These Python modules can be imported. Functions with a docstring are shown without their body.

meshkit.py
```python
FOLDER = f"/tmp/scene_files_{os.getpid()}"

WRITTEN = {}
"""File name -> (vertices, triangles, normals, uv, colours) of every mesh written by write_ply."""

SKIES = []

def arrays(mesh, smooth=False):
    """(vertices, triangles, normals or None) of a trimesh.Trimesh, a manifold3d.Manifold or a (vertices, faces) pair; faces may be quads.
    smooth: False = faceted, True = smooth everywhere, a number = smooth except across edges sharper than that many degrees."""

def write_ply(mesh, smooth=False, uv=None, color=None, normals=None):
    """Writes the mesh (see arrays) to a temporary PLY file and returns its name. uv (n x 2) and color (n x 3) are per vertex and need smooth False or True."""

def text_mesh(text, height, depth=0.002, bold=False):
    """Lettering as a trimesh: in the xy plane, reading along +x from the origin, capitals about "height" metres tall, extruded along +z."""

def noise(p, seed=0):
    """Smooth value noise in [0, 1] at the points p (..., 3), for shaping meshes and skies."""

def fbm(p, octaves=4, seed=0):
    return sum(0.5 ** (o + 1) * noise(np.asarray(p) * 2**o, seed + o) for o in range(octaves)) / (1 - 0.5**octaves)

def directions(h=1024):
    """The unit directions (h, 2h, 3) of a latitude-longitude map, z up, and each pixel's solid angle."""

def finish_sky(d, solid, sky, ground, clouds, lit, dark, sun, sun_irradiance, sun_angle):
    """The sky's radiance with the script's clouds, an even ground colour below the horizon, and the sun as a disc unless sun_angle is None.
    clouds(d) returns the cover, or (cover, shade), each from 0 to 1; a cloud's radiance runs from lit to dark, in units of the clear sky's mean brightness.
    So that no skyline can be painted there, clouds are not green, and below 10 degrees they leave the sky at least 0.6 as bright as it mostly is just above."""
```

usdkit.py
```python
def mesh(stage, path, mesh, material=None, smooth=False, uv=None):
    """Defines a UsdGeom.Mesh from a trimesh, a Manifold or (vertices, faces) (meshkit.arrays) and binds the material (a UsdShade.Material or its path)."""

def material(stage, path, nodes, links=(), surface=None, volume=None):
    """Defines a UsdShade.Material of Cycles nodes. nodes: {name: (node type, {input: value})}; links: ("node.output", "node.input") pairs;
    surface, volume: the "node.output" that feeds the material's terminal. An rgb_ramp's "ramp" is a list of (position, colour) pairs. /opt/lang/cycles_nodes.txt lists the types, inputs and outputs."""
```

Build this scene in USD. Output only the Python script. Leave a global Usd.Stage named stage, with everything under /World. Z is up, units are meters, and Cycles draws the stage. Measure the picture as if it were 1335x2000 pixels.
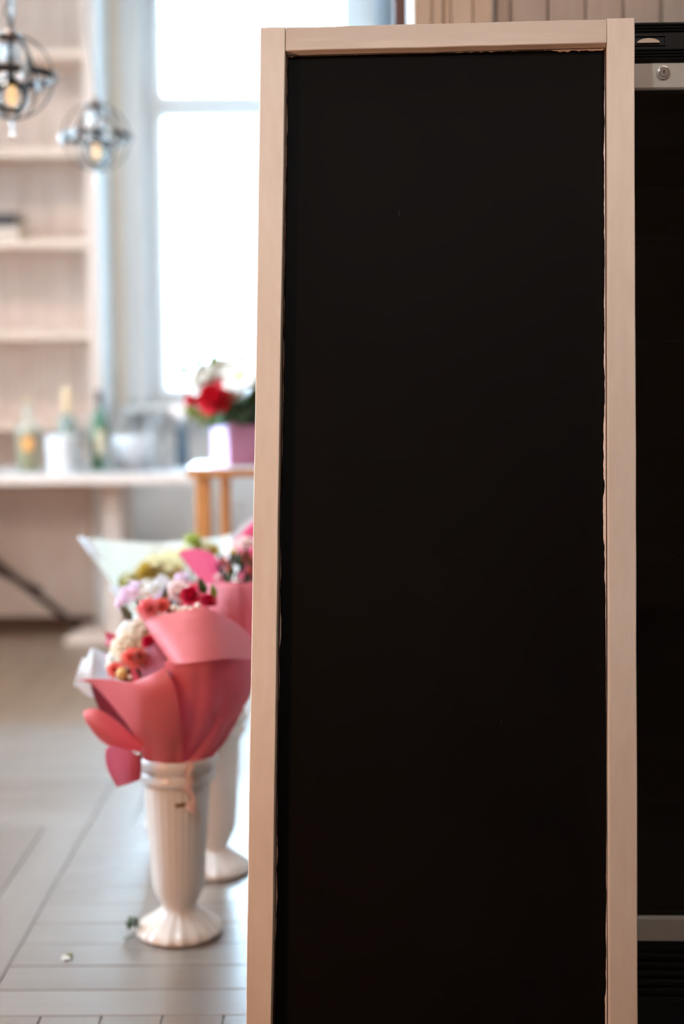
import math, random
import numpy as np, trimesh
import manifold3d as m3
from scipy.interpolate import RectBivariateSpline
import usdkit, meshkit
from pxr import Usd, UsdGeom, UsdLux, UsdShade, Gf, Sdf, Vt

random.seed(7)
rng = np.random.default_rng(7)
stage = Usd.Stage.CreateInMemory()
UsdGeom.SetStageUpAxis(stage, 'Z')
UsdGeom.SetStageMetersPerUnit(stage, 1.0)
UsdGeom.Xform.Define(stage, '/World')
UsdGeom.Scope.Define(stage, '/World/Looks')
PI = math.pi

# ------------------------------------------------------------------ camera, sky, added fill lights, exposure
EYE = np.array([0, 0, 1.2])
FPX = 1335 * 50 / 24
PITCH, ROLL = math.atan((1000 - 740) / FPX), 0.006
FWD = np.array([0, math.cos(PITCH), -math.sin(PITCH)])
_U0 = np.array([0, math.sin(PITCH), math.cos(PITCH)])
RIGHT = np.array([math.cos(ROLL), 0, 0]) - math.sin(ROLL) * _U0
UP = math.cos(ROLL) * _U0 + np.array([math.sin(ROLL), 0, 0])
cam = UsdGeom.Camera.Define(stage, '/World/camera')
cam.CreateHorizontalApertureAttr(24.0); cam.CreateVerticalApertureAttr(24.0 * 2000 / 1335)
cam.CreateFocalLengthAttr(50.0)
cam.CreateFStopAttr(1.5); cam.CreateFocusDistanceAttr(2.27)
cam.CreateClippingRangeAttr(Gf.Vec2f(0.05, 200))
EXPOSURE = 0.0
cam.CreateExposureAttr(EXPOSURE)
_M = Gf.Matrix4d(*[float(x) for x in (*RIGHT, 0, *UP, 0, *(-FWD), 0, *EYE, 1)])
cam.AddTransformOp().Set(_M)

# power and colour of the sky and of the fill lights added out of view
LIGHT = {
    'sky': (14.0, (0.56, 0.81, 1.0)),           # at the horizon; three times as bright overhead, as an overcast sky is
    'ceiling_lamp': (34.0, (1.0, 0.89, 0.80)),
    'ceiling_lamp_001': (42.0, (0.82, 0.96, 1.0)),
    'globe_lamp': (106.0, (1.0, 0.53, 0.31)),
    'globe_lamp_001': (50.0, (1.0, 0.86, 0.66)),
    'track_spot': (1150.0, (0.86, 0.97, 1.0)),
    'track_spot_001': (820.0, (1.0, 0.83, 0.75)),
}
def lit(l, name):
    l.CreateIntensityAttr(LIGHT[name][0]); l.CreateColorAttr(Gf.Vec3f(*LIGHT[name][1])); return l
dome = UsdLux.DomeLight.Define(stage, '/World/sky'); dome.CreateIntensityAttr(1.0)
_sky = usdkit.material(stage, '/World/Looks/overcast_sky', {'tc': ('texture_coordinate', {}), 's': ('separate_xyz', {}), 'up': ('math', {'math_type': 'maximum', 'value2': 0.0}),
    'f': ('math', {'math_type': 'multiply_add', 'value2': 2.0 * LIGHT['sky'][0], 'value3': LIGHT['sky'][0]}), 'b': ('background_shader', {'color': LIGHT['sky'][1]})},
    [('tc.generated', 's.vector'), ('s.z', 'up.value1'), ('up.value', 'f.value1'), ('f.value', 'b.strength')], surface='b.background')
UsdShade.MaterialBindingAPI.Apply(dome.GetPrim()).Bind(_sky)
def ceiling_lamp(name, x, y, z, w, d):
    l = lit(UsdLux.RectLight.Define(stage, '/World/' + name), name)
    l.CreateWidthAttr(w); l.CreateHeightAttr(d); l.AddTranslateOp().Set(Gf.Vec3d(x, y, z))
def globe_lamp(name, p):
    l = lit(UsdLux.SphereLight.Define(stage, '/World/' + name), name)
    l.CreateRadiusAttr(0.12); l.AddTranslateOp().Set(Gf.Vec3d(*p))
def track_spot(name, p, q, angle):
    l = lit(UsdLux.SphereLight.Define(stage, '/World/' + name), name)
    l.CreateRadiusAttr(0.05)
    sh = UsdLux.ShapingAPI.Apply(l.GetPrim()); sh.CreateShapingConeAngleAttr(angle); sh.CreateShapingConeSoftnessAttr(1.0)
    z = np.array(p, float) - np.array(q, float); z /= np.linalg.norm(z); x = np.cross([0, 0, 1.0], z); x /= np.linalg.norm(x); y = np.cross(z, x)
    l.AddTransformOp().Set(Gf.Matrix4d(*[float(v) for v in (*x, 0, *y, 0, *z, 0, *p, 1)]))
ceiling_lamp('ceiling_lamp', -1.6, 4.6, 3.44, 0.9, 0.6)  # unseen overhead panels added to brighten bookcase and floor
ceiling_lamp('ceiling_lamp_001', -1.4, 2.4, 3.44, 0.4, 0.4)
globe_lamp('globe_lamp', (-1.35, 1.3, 1.1))                 # unseen globes added as warm low fill and as fill for the back
globe_lamp('globe_lamp_001', (-2.45, 4.7, 1.3))
track_spot('track_spot', (-0.7, 0.2, 3.0), (0.13, 2.3, 1.24), 19)  # unseen spots added to grade the light down the board and wall
track_spot('track_spot_001', (1.1, 0.4, 3.2), (0.75, 2.8, 1.85), 24)

# ------------------------------------------------------------------ placing by what the photograph shows
def ray(px, py):
    return FWD + (px - 667.5) / FPX * RIGHT - (py - 1000) / FPX * UP
def at(px, py, Y):
    d = ray(px, py); return EYE + d * (Y / d[1])

# ------------------------------------------------------------------ prims
_used = {}
def numbered(parent, name):
    k = _used.get((parent, name), 0); _used[(parent, name)] = k + 1
    return f'{parent}/{name}' + (f'_{k:03d}' if k else '')
def setdata(prim, **kw):
    for k, v in kw.items():
        if v: prim.SetCustomDataByKey(k, v)

class Thing:
    """An Xform at the thing's base; its parts are given in world coordinates."""
    def __init__(s, name, label=None, cat=None, loc=(0, 0, 0), group=None, kind=None):
        s.path = numbered('/World', name); s.loc = np.array(loc, float)
        x = UsdGeom.Xform.Define(stage, s.path); x.AddTranslateOp().Set(Gf.Vec3d(*map(float, loc)))
        s.prim = x.GetPrim()
        setdata(s.prim, label=label, category=cat, group=group, kind=kind)
    def part(s, name, mesh, mat, parent=None, label=None, smooth=False, kind=None):
        v, f = vf(mesh)
        path = numbered(parent or s.path, name)
        m = usdkit.mesh(stage, path, trimesh.Trimesh(v - s.loc, f, process=False), mat, smooth=smooth)
        setdata(m.GetPrim(), label=label, kind=kind)
        return path

def single(name, mesh, mat, label=None, cat=None, group=None, kind=None, smooth=False, loc=None):
    v, f = vf(mesh)
    path = numbered('/World', name)
    loc = np.array(loc if loc is not None else [*(v.min(0) + v.max(0))[:2] / 2, v[:, 2].min()], float)
    m = usdkit.mesh(stage, path, trimesh.Trimesh(v - loc, f, process=False), mat, smooth=smooth)
    UsdGeom.Xformable(m).AddTranslateOp().Set(Gf.Vec3d(*map(float, loc)))
    setdata(m.GetPrim(), label=label, category=cat, group=group, kind=kind)
    return path

# ------------------------------------------------------------------ mesh helpers
def vf(mesh):
    if isinstance(mesh, list): mesh = join(*mesh)
    if hasattr(mesh, 'to_mesh'):
        q = mesh.to_mesh(); return np.array(q.vert_properties[:, :3], float), np.array(q.tri_verts, int)
    if isinstance(mesh, tuple):
        v, f = np.asarray(mesh[0], float), np.asarray(mesh[1], int)
        if f.shape[1] == 4: f = np.vstack([f[:, [0, 1, 2]], f[:, [0, 2, 3]]])
        return v, f
    return np.array(mesh.vertices, float), np.array(mesh.faces, int)
def join(*ms):
    vs, fs, n = [], [], 0
    for m in ms:
        v, f = vf(m); vs.append(v); fs.append(f + n); n += len(v)
    return np.vstack(vs), np.vstack(fs)
def box(x0, x1, y0, y1, z0, z1, b=0.0):
    """Box with its twelve edges chamfered by b."""
    lo, hi = np.minimum((x0, y0, z0), (x1, y1, z1)), np.maximum((x0, y0, z0), (x1, y1, z1))
    if b <= 0:
        t = trimesh.creation.box(hi - lo); t.apply_translation((lo + hi) / 2); return vf(t)
    b = min(b, 0.45 * (hi - lo).min())
    P = []
    for k in range(3):
        l2, h2 = lo + b, hi - b
        for c in np.ndindex(2, 2, 2):
            p = np.where(np.array(c) == 0, l2, h2); p[k] = (lo, hi)[c[k]][k]; P.append(p)
    return vf(m3.Manifold.hull_points(np.array(P)))
def xform(mesh, M):
    v, f = vf(mesh); return v @ M[:3, :3].T + M[:3, 3], f
def move(mesh, d):
    v, f = vf(mesh); return v + np.asarray(d, float), f
def rotz(mesh, a, c=(0, 0, 0)):
    v, f = vf(mesh); c = np.array(c, float); v = v - c
    return np.stack([v[:, 0] * math.cos(a) - v[:, 1] * math.sin(a), v[:, 0] * math.sin(a) + v[:, 1] * math.cos(a), v[:, 2]], 1) + c, f
def grid_faces(m, n, wrap=False):
    f = []
    for i in range(m - 1):
        for j in range(n if wrap else n - 1):
            k = (j + 1) % n
            f.append((i * n + j, i * n + k, (i + 1) * n + k, (i + 1) * n + j))
    return np.array(f)
def lathe(profile, n=40, c=(0, 0, 0), mod=None):
    """profile: (r, z) from bottom axis outwards, up, and back to the axis inside. mod(theta, z) scales r."""
    p = np.array(profile, float); th = np.arange(n) / n * 2 * PI
    r, z = p[:, 0][:, None], p[:, 1][:, None]
    s = np.ones((len(p), n)) if mod is None else mod(th[None, :], z, np.arange(len(p))[:, None])
    v = np.stack([r * s * np.cos(th), r * s * np.sin(th), z + 0 * th], -1).reshape(-1, 3) + np.array(c, float)
    return vf((v, grid_faces(len(p), n, True)))
def tube(path, r, n=8):
    p = np.array(path, float); m = len(p); r = np.broadcast_to(np.asarray(r, float), (m,))
    t = np.gradient(p, axis=0); t /= np.linalg.norm(t, axis=1, keepdims=True) + 1e-12
    a = np.array([0, 0, 1.0]) if abs(t[0, 2]) < 0.9 else np.array([1.0, 0, 0])
    u = np.cross(t[0], a); u /= np.linalg.norm(u); V = []
    for i in range(m):
        u = u - t[i] * (u @ t[i]); u /= np.linalg.norm(u) + 1e-12; w = np.cross(t[i], u)
        th = np.arange(n) / n * 2 * PI
        V.append(p[i] + r[i] * (np.cos(th)[:, None] * u + np.sin(th)[:, None] * w))
    V = np.vstack(V); F = vf((V, grid_faces(m, n, True)))[1]
    caps = [[0, k + 1, k] for k in range(1, n - 1)] + [[(m - 1) * n, (m - 1) * n + k, (m - 1) * n + k + 1] for k in range(1, n - 1)]
    return V, np.vstack([F, np.array(caps)])
def sphere(c, r, sub=2):
    t = trimesh.creation.icosphere(sub, 1.0); return np.array(t.vertices) * np.asarray(r, float) + np.asarray(c, float), np.array(t.faces)
def frame_to(d, spin=0.0):
    d = np.array(d, float); d /= np.linalg.norm(d)
    a = np.array([0, 0, 1.0]) if abs(d[2]) < 0.95 else np.array([1.0, 0, 0])
    u = np.cross(a, d); u /= np.linalg.norm(u); w = np.cross(d, u)
    u2 = math.cos(spin) * u + math.sin(spin) * w; w2 = np.cross(d, u2)
    return np.stack([u2, w2, d], 1)
def orient(mesh, pos, d, spin=0.0):
    v, f = vf(mesh); return v @ frame_to(d, spin).T + np.asarray(pos, float), f
def solidify(V, th):
    """V: (m, n, 3) grid -> closed thin shell."""
    m, n, _ = V.shape
    du, dv = np.gradient(V, axis=0), np.gradient(V, axis=1)
    N = np.cross(du, dv); N /= np.linalg.norm(N, axis=2, keepdims=True) + 1e-12
    A, B = (V + N * th / 2).reshape(-1, 3), (V - N * th / 2).reshape(-1, 3)
    q = grid_faces(m, n); k = m * n; F = [q, q[:, ::-1] + k]
    rim = [i for i in range(n)] + [i * n + n - 1 for i in range(1, m)] + [(m - 1) * n + j for j in range(n - 2, -1, -1)] + [i * n for i in range(m - 2, 0, -1)]
    e = np.array([(a, rim[(i + 1) % len(rim)]) for i, a in enumerate(rim)])
    F.append(np.stack([e[:, 1], e[:, 0], e[:, 0] + k, e[:, 1] + k], 1))
    return vf((np.vstack([A, B]), np.vstack(F)))
def sheet(rows, m=26, n=30, th=0.0008, wob=0.003, seed=0, fold=0.0, nf=5, k=3):
    """A paper sheet through rows of control points (px, py, depth)."""
    C = np.array([[at(*p) for p in r] for r in rows])
    a, b = np.linspace(0, 1, C.shape[0]), np.linspace(0, 1, C.shape[1])
    kx, ky = min(k, C.shape[0] - 1), min(k, C.shape[1] - 1)
    u, v = np.linspace(0, 1, m), np.linspace(0, 1, n)
    V = np.stack([RectBivariateSpline(a, b, C[..., q], kx=kx, ky=ky, s=0)(u, v) for q in range(3)], -1)
    du, dv = np.gradient(V, axis=0), np.gradient(V, axis=1)
    N = np.cross(du, dv); N /= np.linalg.norm(N, axis=2, keepdims=True) + 1e-12
    h = (meshkit.fbm(V * 14 + seed * 3.1, 3, seed) - 0.5) * 2 * wob
    if fold:
        ph = meshkit.noise(V * 5 + seed, seed) * 5
        h = h + fold * np.abs(np.sin(v[None, :] * PI * nf + ph)) * (0.25 + u[:, None])
    return solidify(V + N * h[..., None], th)

# ------------------------------------------------------------------ materials
def lin(r, g, b):
    c = np.array([r, g, b]) / 255.0
    return tuple(np.where(c <= 0.04045, c / 12.92, ((c + 0.055) / 1.055) ** 2.4))
def mat(name, col, rough=0.5, var=0.0, scale=20, **kw):
    path = '/World/Looks/' + name
    nodes = {'p': ('principled_bsdf', {'base_color': tuple(col), 'roughness': rough, **kw})}
    links = []
    if var:
        c = np.array(col)
        nodes |= {'g': ('geometry', {}), 'n': ('noise_texture', {'scale': scale, 'detail': 4}),
                  'r': ('rgb_ramp', {'ramp': [(0.3, tuple(c * (1 - var))), (0.7, tuple(np.minimum(c * (1 + var), 1)))]})}
        links = [('g.position', 'n.vector'), ('n.fac', 'r.fac'), ('r.color', 'p.base_color')]
    return usdkit.material(stage, path, nodes, links, surface='p.BSDF')
def wood(name, c1, c2, axis, rough=0.5, scale=9, stretch=0.06, bump=0.15, fine=70, **kw):
    """Grain that runs along the axis."""
    s = [1.0, 1.0, 1.0]; s['xyz'.index(axis)] = stretch
    c1, c2 = np.array(c1), np.array(c2)
    nodes = {'g': ('geometry', {}), 'm': ('mapping', {'scale': tuple(s)}),
             'oi': ('object_info', {}), 'sh': ('vector_math', {'math_type': 'multiply_add', 'vector2': (7.3, 3.1, 5.7)}),
             'n': ('noise_texture', {'scale': scale, 'detail': 6, 'roughness': 0.6, 'distortion': 0.6}),
             'n2': ('noise_texture', {'scale': fine, 'detail': 3, 'roughness': 0.6}),
             'a': ('math', {'math_type': 'multiply_add', 'value2': 0.35}),
             'r': ('rgb_ramp', {'ramp': [(0.42, tuple(c1)), (0.62, tuple(c1 * 0.5 + c2 * 0.5)), (0.85, tuple(c2))]}),
             'b': ('bump', {'strength': bump, 'distance': 0.002}),
             'p': ('principled_bsdf', {'roughness': rough, **kw})}
    links = [('oi.random', 'sh.vector1'), ('g.position', 'sh.vector3'), ('sh.vector', 'm.vector'), ('m.vector', 'n.vector'), ('m.vector', 'n2.vector'), ('n2.fac', 'a.value1'), ('n.fac', 'a.value3'), ('a.value', 'r.fac'),
             ('r.color', 'p.base_color'), ('a.value', 'b.height'), ('b.normal', 'p.normal')]
    return usdkit.material(stage, '/World/Looks/' + name, nodes, links, surface='p.BSDF')
def paper(name, col, trans=0.45, rough=0.45, tcol=None):
    tcol = tcol or col
    nodes = {'p': ('principled_bsdf', {'base_color': tuple(col), 'roughness': rough}), 't': ('translucent_bsdf', {'color': tuple(tcol)}),
             'x': ('mix_closure', {'fac': trans})}
    return usdkit.material(stage, '/World/Looks/' + name, nodes, [('p.BSDF', 'x.closure1'), ('t.BSDF', 'x.closure2')], surface='x.closure')
def pane(name, tint=(1, 1, 1), ior=1.5, rough=0.0):
    nodes = {'f': ('fresnel', {'IOR': ior}), 't': ('transparent_bsdf', {'color': tint}), 'g': ('glossy_bsdf', {'color': (1, 1, 1), 'roughness': rough}), 'x': ('mix_closure', {})}
    return usdkit.material(stage, '/World/Looks/' + name, nodes, [('f.fac', 'x.fac'), ('t.BSDF', 'x.closure1'), ('g.BSDF', 'x.closure2')], surface='x.closure')

M = {}
M['wall'] = mat('wall_paint', (0.74, 0.74, 0.75), 0.8, 0.03, 6)
M['wall_side'] = mat('side_wall_paint', (0.40, 0.31, 0.24), 0.8, 0.03, 6)
M['ceiling'] = mat('ceiling_paint', (0.75, 0.72, 0.68), 0.9)
M['white_wood'] = mat('white_window_paint', (0.84, 0.85, 0.85), 0.35)
M['casing'] = mat('casing_paint', (0.84, 0.85, 0.85), 0.4)
M['case_wood'] = wood('bookcase_wood', lin(230, 212, 202), lin(216, 194, 182), 'z', 0.5, 5, 0.12, 0.05)
M['case_shelf'] = wood('bookcase_shelf_wood', lin(232, 210, 194), lin(220, 194, 176), 'x', 0.45, 5, 0.12, 0.05)
M['base_dark'] = mat('dark_plinth', lin(92, 58, 36), 0.6)
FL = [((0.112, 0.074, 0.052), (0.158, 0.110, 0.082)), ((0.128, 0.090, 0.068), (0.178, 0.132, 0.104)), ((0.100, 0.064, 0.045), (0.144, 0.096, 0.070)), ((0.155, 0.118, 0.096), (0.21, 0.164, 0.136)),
      ((0.115, 0.060, 0.030), (0.170, 0.096, 0.054)), ((0.140, 0.078, 0.042), (0.200, 0.120, 0.070))]      # grey worn boards, then browner tones that paint the shade by the bookcase
for ax in 'xy':
    for k, (a, b) in enumerate(FL):
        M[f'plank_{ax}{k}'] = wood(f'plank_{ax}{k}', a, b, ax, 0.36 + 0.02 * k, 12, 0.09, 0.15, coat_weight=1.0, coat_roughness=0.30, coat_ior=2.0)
M['subfloor'] = mat('subfloor', (0.035, 0.024, 0.018), 0.9)
M['frame_v'] = wood('board_frame_upright_wood', (0.82, 0.725, 0.64), (0.70, 0.59, 0.50), 'z', 0.55, 10, 0.05, 0.12, 90)
M['frame_h'] = wood('board_frame_rail_wood', (0.80, 0.70, 0.62), (0.62, 0.51, 0.43), 'x', 0.55, 10, 0.05, 0.12, 90)
M['raw'] = mat('unpainted_board_edge', lin(228, 208, 198), 0.8, 0.1, 200)
M['slat'] = wood('wall_slat_wood', lin(210, 199, 188), lin(192, 179, 168), 'z', 0.6, 7, 0.06, 0.15)
M['post'] = wood('post_wood', lin(236, 220, 204), lin(216, 194, 174), 'z', 0.55, 9, 0.05, 0.15)
M['strip_board'] = mat('beige_wall_board', (0.88, 0.74, 0.62), 0.6)
M['brown'] = wood('dark_brown_wood', lin(104, 58, 40), lin(70, 36, 26), 'z', 0.45, 9, 0.06)
M['black'] = mat('black_plastic', (0.0055, 0.0062, 0.007), 0.5, specular_ior_level=0.25)
M['black_in'] = mat('black_liner', (0.005, 0.005, 0.005), 0.6)
M['silver'] = mat('grey_door_trim', lin(196, 188, 178), 0.45)
M['chrome'] = mat('chrome', (0.85, 0.84, 0.83), 0.22, metallic=1.0)
M['keyhole'] = mat('keyhole_black', (0.003, 0.003, 0.003), 0.6)
M['painted_glare'] = mat('painted_glare_tone', lin(214, 190, 168), 0.35)
M['fridge_glass'] = pane('fridge_glass', (0.38, 0.42, 0.45), 1.4)
M['window_glass'] = pane('window_glass', (0.98, 0.99, 1.0))
M['wire'] = mat('shelf_wire', lin(92, 70, 58), 0.4, metallic=0.4)
M['vase'] = mat('white_vase', (0.77, 0.66, 0.58), 0.2)
M['gold'] = mat('gold_label', lin(150, 105, 40), 0.35, metallic=0.6)
M['ribbon'] = paper('pale_ribbon', lin(240, 205, 190), 0.35, 0.3)
M['coral'] = paper('coral_paper', lin(224, 116, 118), 0.34, 0.46, lin(250, 130, 160))
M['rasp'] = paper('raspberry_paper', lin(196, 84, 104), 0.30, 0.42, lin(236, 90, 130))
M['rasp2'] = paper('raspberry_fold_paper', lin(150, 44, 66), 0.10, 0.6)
M['hot'] = paper('hot_pink_paper', lin(244, 130, 160), 0.5, 0.42, lin(255, 140, 190))
M['pink2'] = paper('pink_paper', lin(218, 118, 122), 0.4, 0.42, lin(248, 140, 160))
M['tissue'] = paper('white_tissue', lin(240, 242, 244), 0.45, 0.5)
M['cream_wrap'] = paper('cream_wrap', lin(250, 250, 244), 0.5, 0.4)
def fl(name, c, t=0.3): M[name] = paper(name + '_petals', lin(*c), t, 0.5)
fl('red', (190, 14, 30), .2); fl('crimson', (206, 20, 62), .25); fl('blush', (248, 222, 216), .4); fl('cream', (250, 236, 218), .4); fl('whitef', (250, 248, 242), .4)
fl('coralf', (244, 124, 110), .35); fl('pinkc', (246, 140, 140), .35); fl('lav', (246, 222, 238), .45); fl('pinkf', (244, 150, 176), .4); fl('yellow', (212, 180, 82), .35); fl('olive', (176, 166, 70), .3)
fl('palecream', (238, 228, 190), .4); fl('mum', (186, 190, 92), .35); fl('salmon', (214, 112, 100), .35); fl('brightyellow', (246, 190, 60), .3); fl('rust', (150, 66, 44), .2)
fl('leaf', (58, 84, 34), .3); fl('darkleaf', (44, 50, 28), .2); fl('freshleaf', (46, 140, 84), .4); fl('limeleaf', (134, 140, 52), .35); fl('greyleaf', (96, 98, 80), .2)
M['white_rose'] = mat('white_rose_petals', lin(236, 228, 218), 0.6)
M['cream_rose'] = mat('cream_rose_petals', lin(228, 210, 190), 0.6)
M['berry'] = mat('berry_white', lin(250, 240, 228), 0.4)
M['golden_ball'] = mat('craspedia', lin(226, 180, 110), 0.7)
M['stem'] = mat('green_stem', lin(74, 96, 44), 0.6)
M['table_top'] = mat('table_white', (0.82, 0.81, 0.82), 0.2)
M['table_wood'] = wood('table_edge_wood', lin(236, 216, 204), lin(222, 200, 188), 'z', 0.5, 5, 0.1, 0.05)
M['metal_dark'] = mat('dark_metal', lin(58, 46, 40), 0.4, metallic=0.5)
M['stand_wood'] = wood('stand_wood', lin(214, 138, 74), lin(184, 108, 52), 'z', 0.5, 8, 0.06)
M['stand_top'] = mat('stand_top_gloss', lin(236, 226, 216), 0.18)
M['box_card'] = mat('shaded_card', lin(190, 116, 142), 0.45)
M['lilac'] = mat('lit_card', lin(214, 190, 226), 0.4)  # same card as the mauve, with window light put into its colour
M['lamp_metal'] = mat('lamp_bronze', (0.018, 0.015, 0.013), 0.5)
M['lamp_brown'] = mat('lamp_hub', lin(84, 56, 44), 0.35, metallic=0.4)
M['crystal'] = mat('crystal_glass', (1, 1, 1), 0.04, transmission_weight=0.55, ior=1.7)
M['bulb'] = pane('bulb_glass', (0.99, 0.97, 0.93), 1.55)
M['filament'] = usdkit.material(stage, '/World/Looks/filament', {'e': ('emission', {'color': (1.0, 0.62, 0.25), 'strength': 1.7})}, surface='e.emission')
M['cable'] = mat('cable_grey', lin(110, 100, 94), 0.5)
M['bottle_clear'] = mat('clear_bottle_glass', (0.93, 0.97, 0.90), 0.03, transmission_weight=0.92)
M['bottle_green'] = mat('green_bottle_glass', (0.12, 0.30, 0.16), 0.05, transmission_weight=0.7)
M['bottle_pale'] = mat('pale_green_glass', (0.55, 0.66, 0.60), 0.06, transmission_weight=0.7)
M['clear'] = mat('tumbler_glass', (0.98, 0.99, 1.0), 0.02, transmission_weight=0.95)
M['liquid'] = mat('yellow_liquid', lin(214, 190, 110), 0.1, transmission_weight=0.5)
M['amber'] = mat('amber_label', lin(236, 164, 90), 0.5)
M['foil'] = mat('gold_foil', lin(232, 200, 160), 0.35, metallic=0.3)
M['darkfoil'] = mat('dark_foil', lin(64, 40, 36), 0.4)
M['cream_label'] = mat('cream_label', lin(226, 206, 176), 0.6)
M['ceramic'] = mat('white_ceramic', (0.86, 0.87, 0.9), 0.12)
M['slate'] = mat('slate_blue', lin(92, 112, 130), 0.35)
M['book_dark'] = mat('dark_book_cloth', lin(74, 68, 70), 0.6)
M['book_white'] = mat('pale_book_cover', lin(226, 206, 192), 0.5)
M['ground'] = mat('pavement', (0.5, 0.5, 0.48), 0.9, 0.1, 2)

def chalk_material():
    nodes = {'g': ('geometry', {}), 'n': ('noise_texture', {'scale': 2.2, 'detail': 5, 'roughness': 0.6}),
             'm': ('mapping', {'scale': (260, 60, 26), 'rotation': (0, 0.35, 0)}), 'n2': ('noise_texture', {'scale': 1.0, 'detail': 2}),
             'm2': ('mapping', {'scale': (14, 14, 9)}), 'n3': ('noise_texture', {'scale': 1.0, 'detail': 1}),
             'k': ('rgb_ramp', {'ramp': [(0.0, (0, 0, 0)), (0.74, (0, 0, 0)), (0.80, (1, 1, 1))]}), 'k3': ('rgb_ramp', {'ramp': [(0.0, (0, 0, 0)), (0.60, (0, 0, 0)), (0.72, (1, 1, 1))]}),
             'mul': ('math', {'math_type': 'multiply'}), 'mul2': ('math', {'math_type': 'multiply', 'value2': 0.28}),
             'base': ('rgb_ramp', {'ramp': [(0.3, (0.0030, 0.0023, 0.0019)), (0.7, (0.0048, 0.0036, 0.0030))]}),
             'mix': ('mix_color', {'b': (0.22, 0.19, 0.17)}),
             'p': ('principled_bsdf', {'roughness': 0.62, 'specular_ior_level': 0.07})}
    links = [('g.position', 'n.vector'), ('n.fac', 'base.fac'), ('g.position', 'm.vector'), ('m.vector', 'n2.vector'), ('g.position', 'm2.vector'), ('m2.vector', 'n3.vector'),
             ('n2.fac', 'k.fac'), ('n3.fac', 'k3.fac'), ('k.color', 'mul.value1'), ('k3.color', 'mul.value2'), ('mul.value', 'mul2.value1'), ('mul2.value', 'mix.fac'),
             ('base.color', 'mix.a'), ('mix.result', 'p.base_color')]
    return usdkit.material(stage, '/World/Looks/chalkboard_paint', nodes, links, surface='p.BSDF')
M['chalk'] = chalk_material()

# ------------------------------------------------------------------ the room
X0, X1, Y0, Y1, ZC = -3.0, 2.4, -2.5, 7.2, 3.5
PW = 1.156 / 10
GX, GY = -0.692, 2.602
fl_t = Thing('floor', None, None, (0, 0, 0), kind='structure')
fl_t.part('subfloor', box(X0, X1, Y0, Y1 + 0.3, -0.06, -0.022), M['subfloor'])
rest = []
def plank(a0, a1, b0, b1, ax):
    g = 0.0011
    z1 = -0.0 + rng.uniform(-0.0007, 0.0)
    return box(a0 + g, a1 - g, b0 + g, b1 - g, -0.022, z1, 0.0012)
for i in range(-3, 4):
    for j in range(-5, 5):
        bx0, by0 = GX + i * 1.156, GY + j * 1.156
        ax = 'x' if (i + j) % 2 == 0 else 'y'
        for k in range(10):
            if ax == 'x': r = [bx0, bx0 + 1.156, by0 + k * PW, by0 + (k + 1) * PW]
            else: r = [bx0 + k * PW, bx0 + (k + 1) * PW, by0, by0 + 1.156]
            r = [max(r[0], X0), min(r[1], X1), max(r[2], Y0), min(r[3], Y1)]
            if r[1] - r[0] < 0.01 or r[3] - r[2] < 0.01: continue
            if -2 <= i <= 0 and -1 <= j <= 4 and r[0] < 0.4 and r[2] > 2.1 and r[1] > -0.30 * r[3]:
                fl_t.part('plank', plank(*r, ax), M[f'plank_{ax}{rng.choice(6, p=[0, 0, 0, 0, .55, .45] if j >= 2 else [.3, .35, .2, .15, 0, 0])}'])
            else:
                rest.append((ax, plank(*r, ax)))
for ax in 'xy':
    fl_t.part('plank_field', [m for a, m in rest if a == ax], M[f'plank_{ax}1'], kind='stuff')

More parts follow.
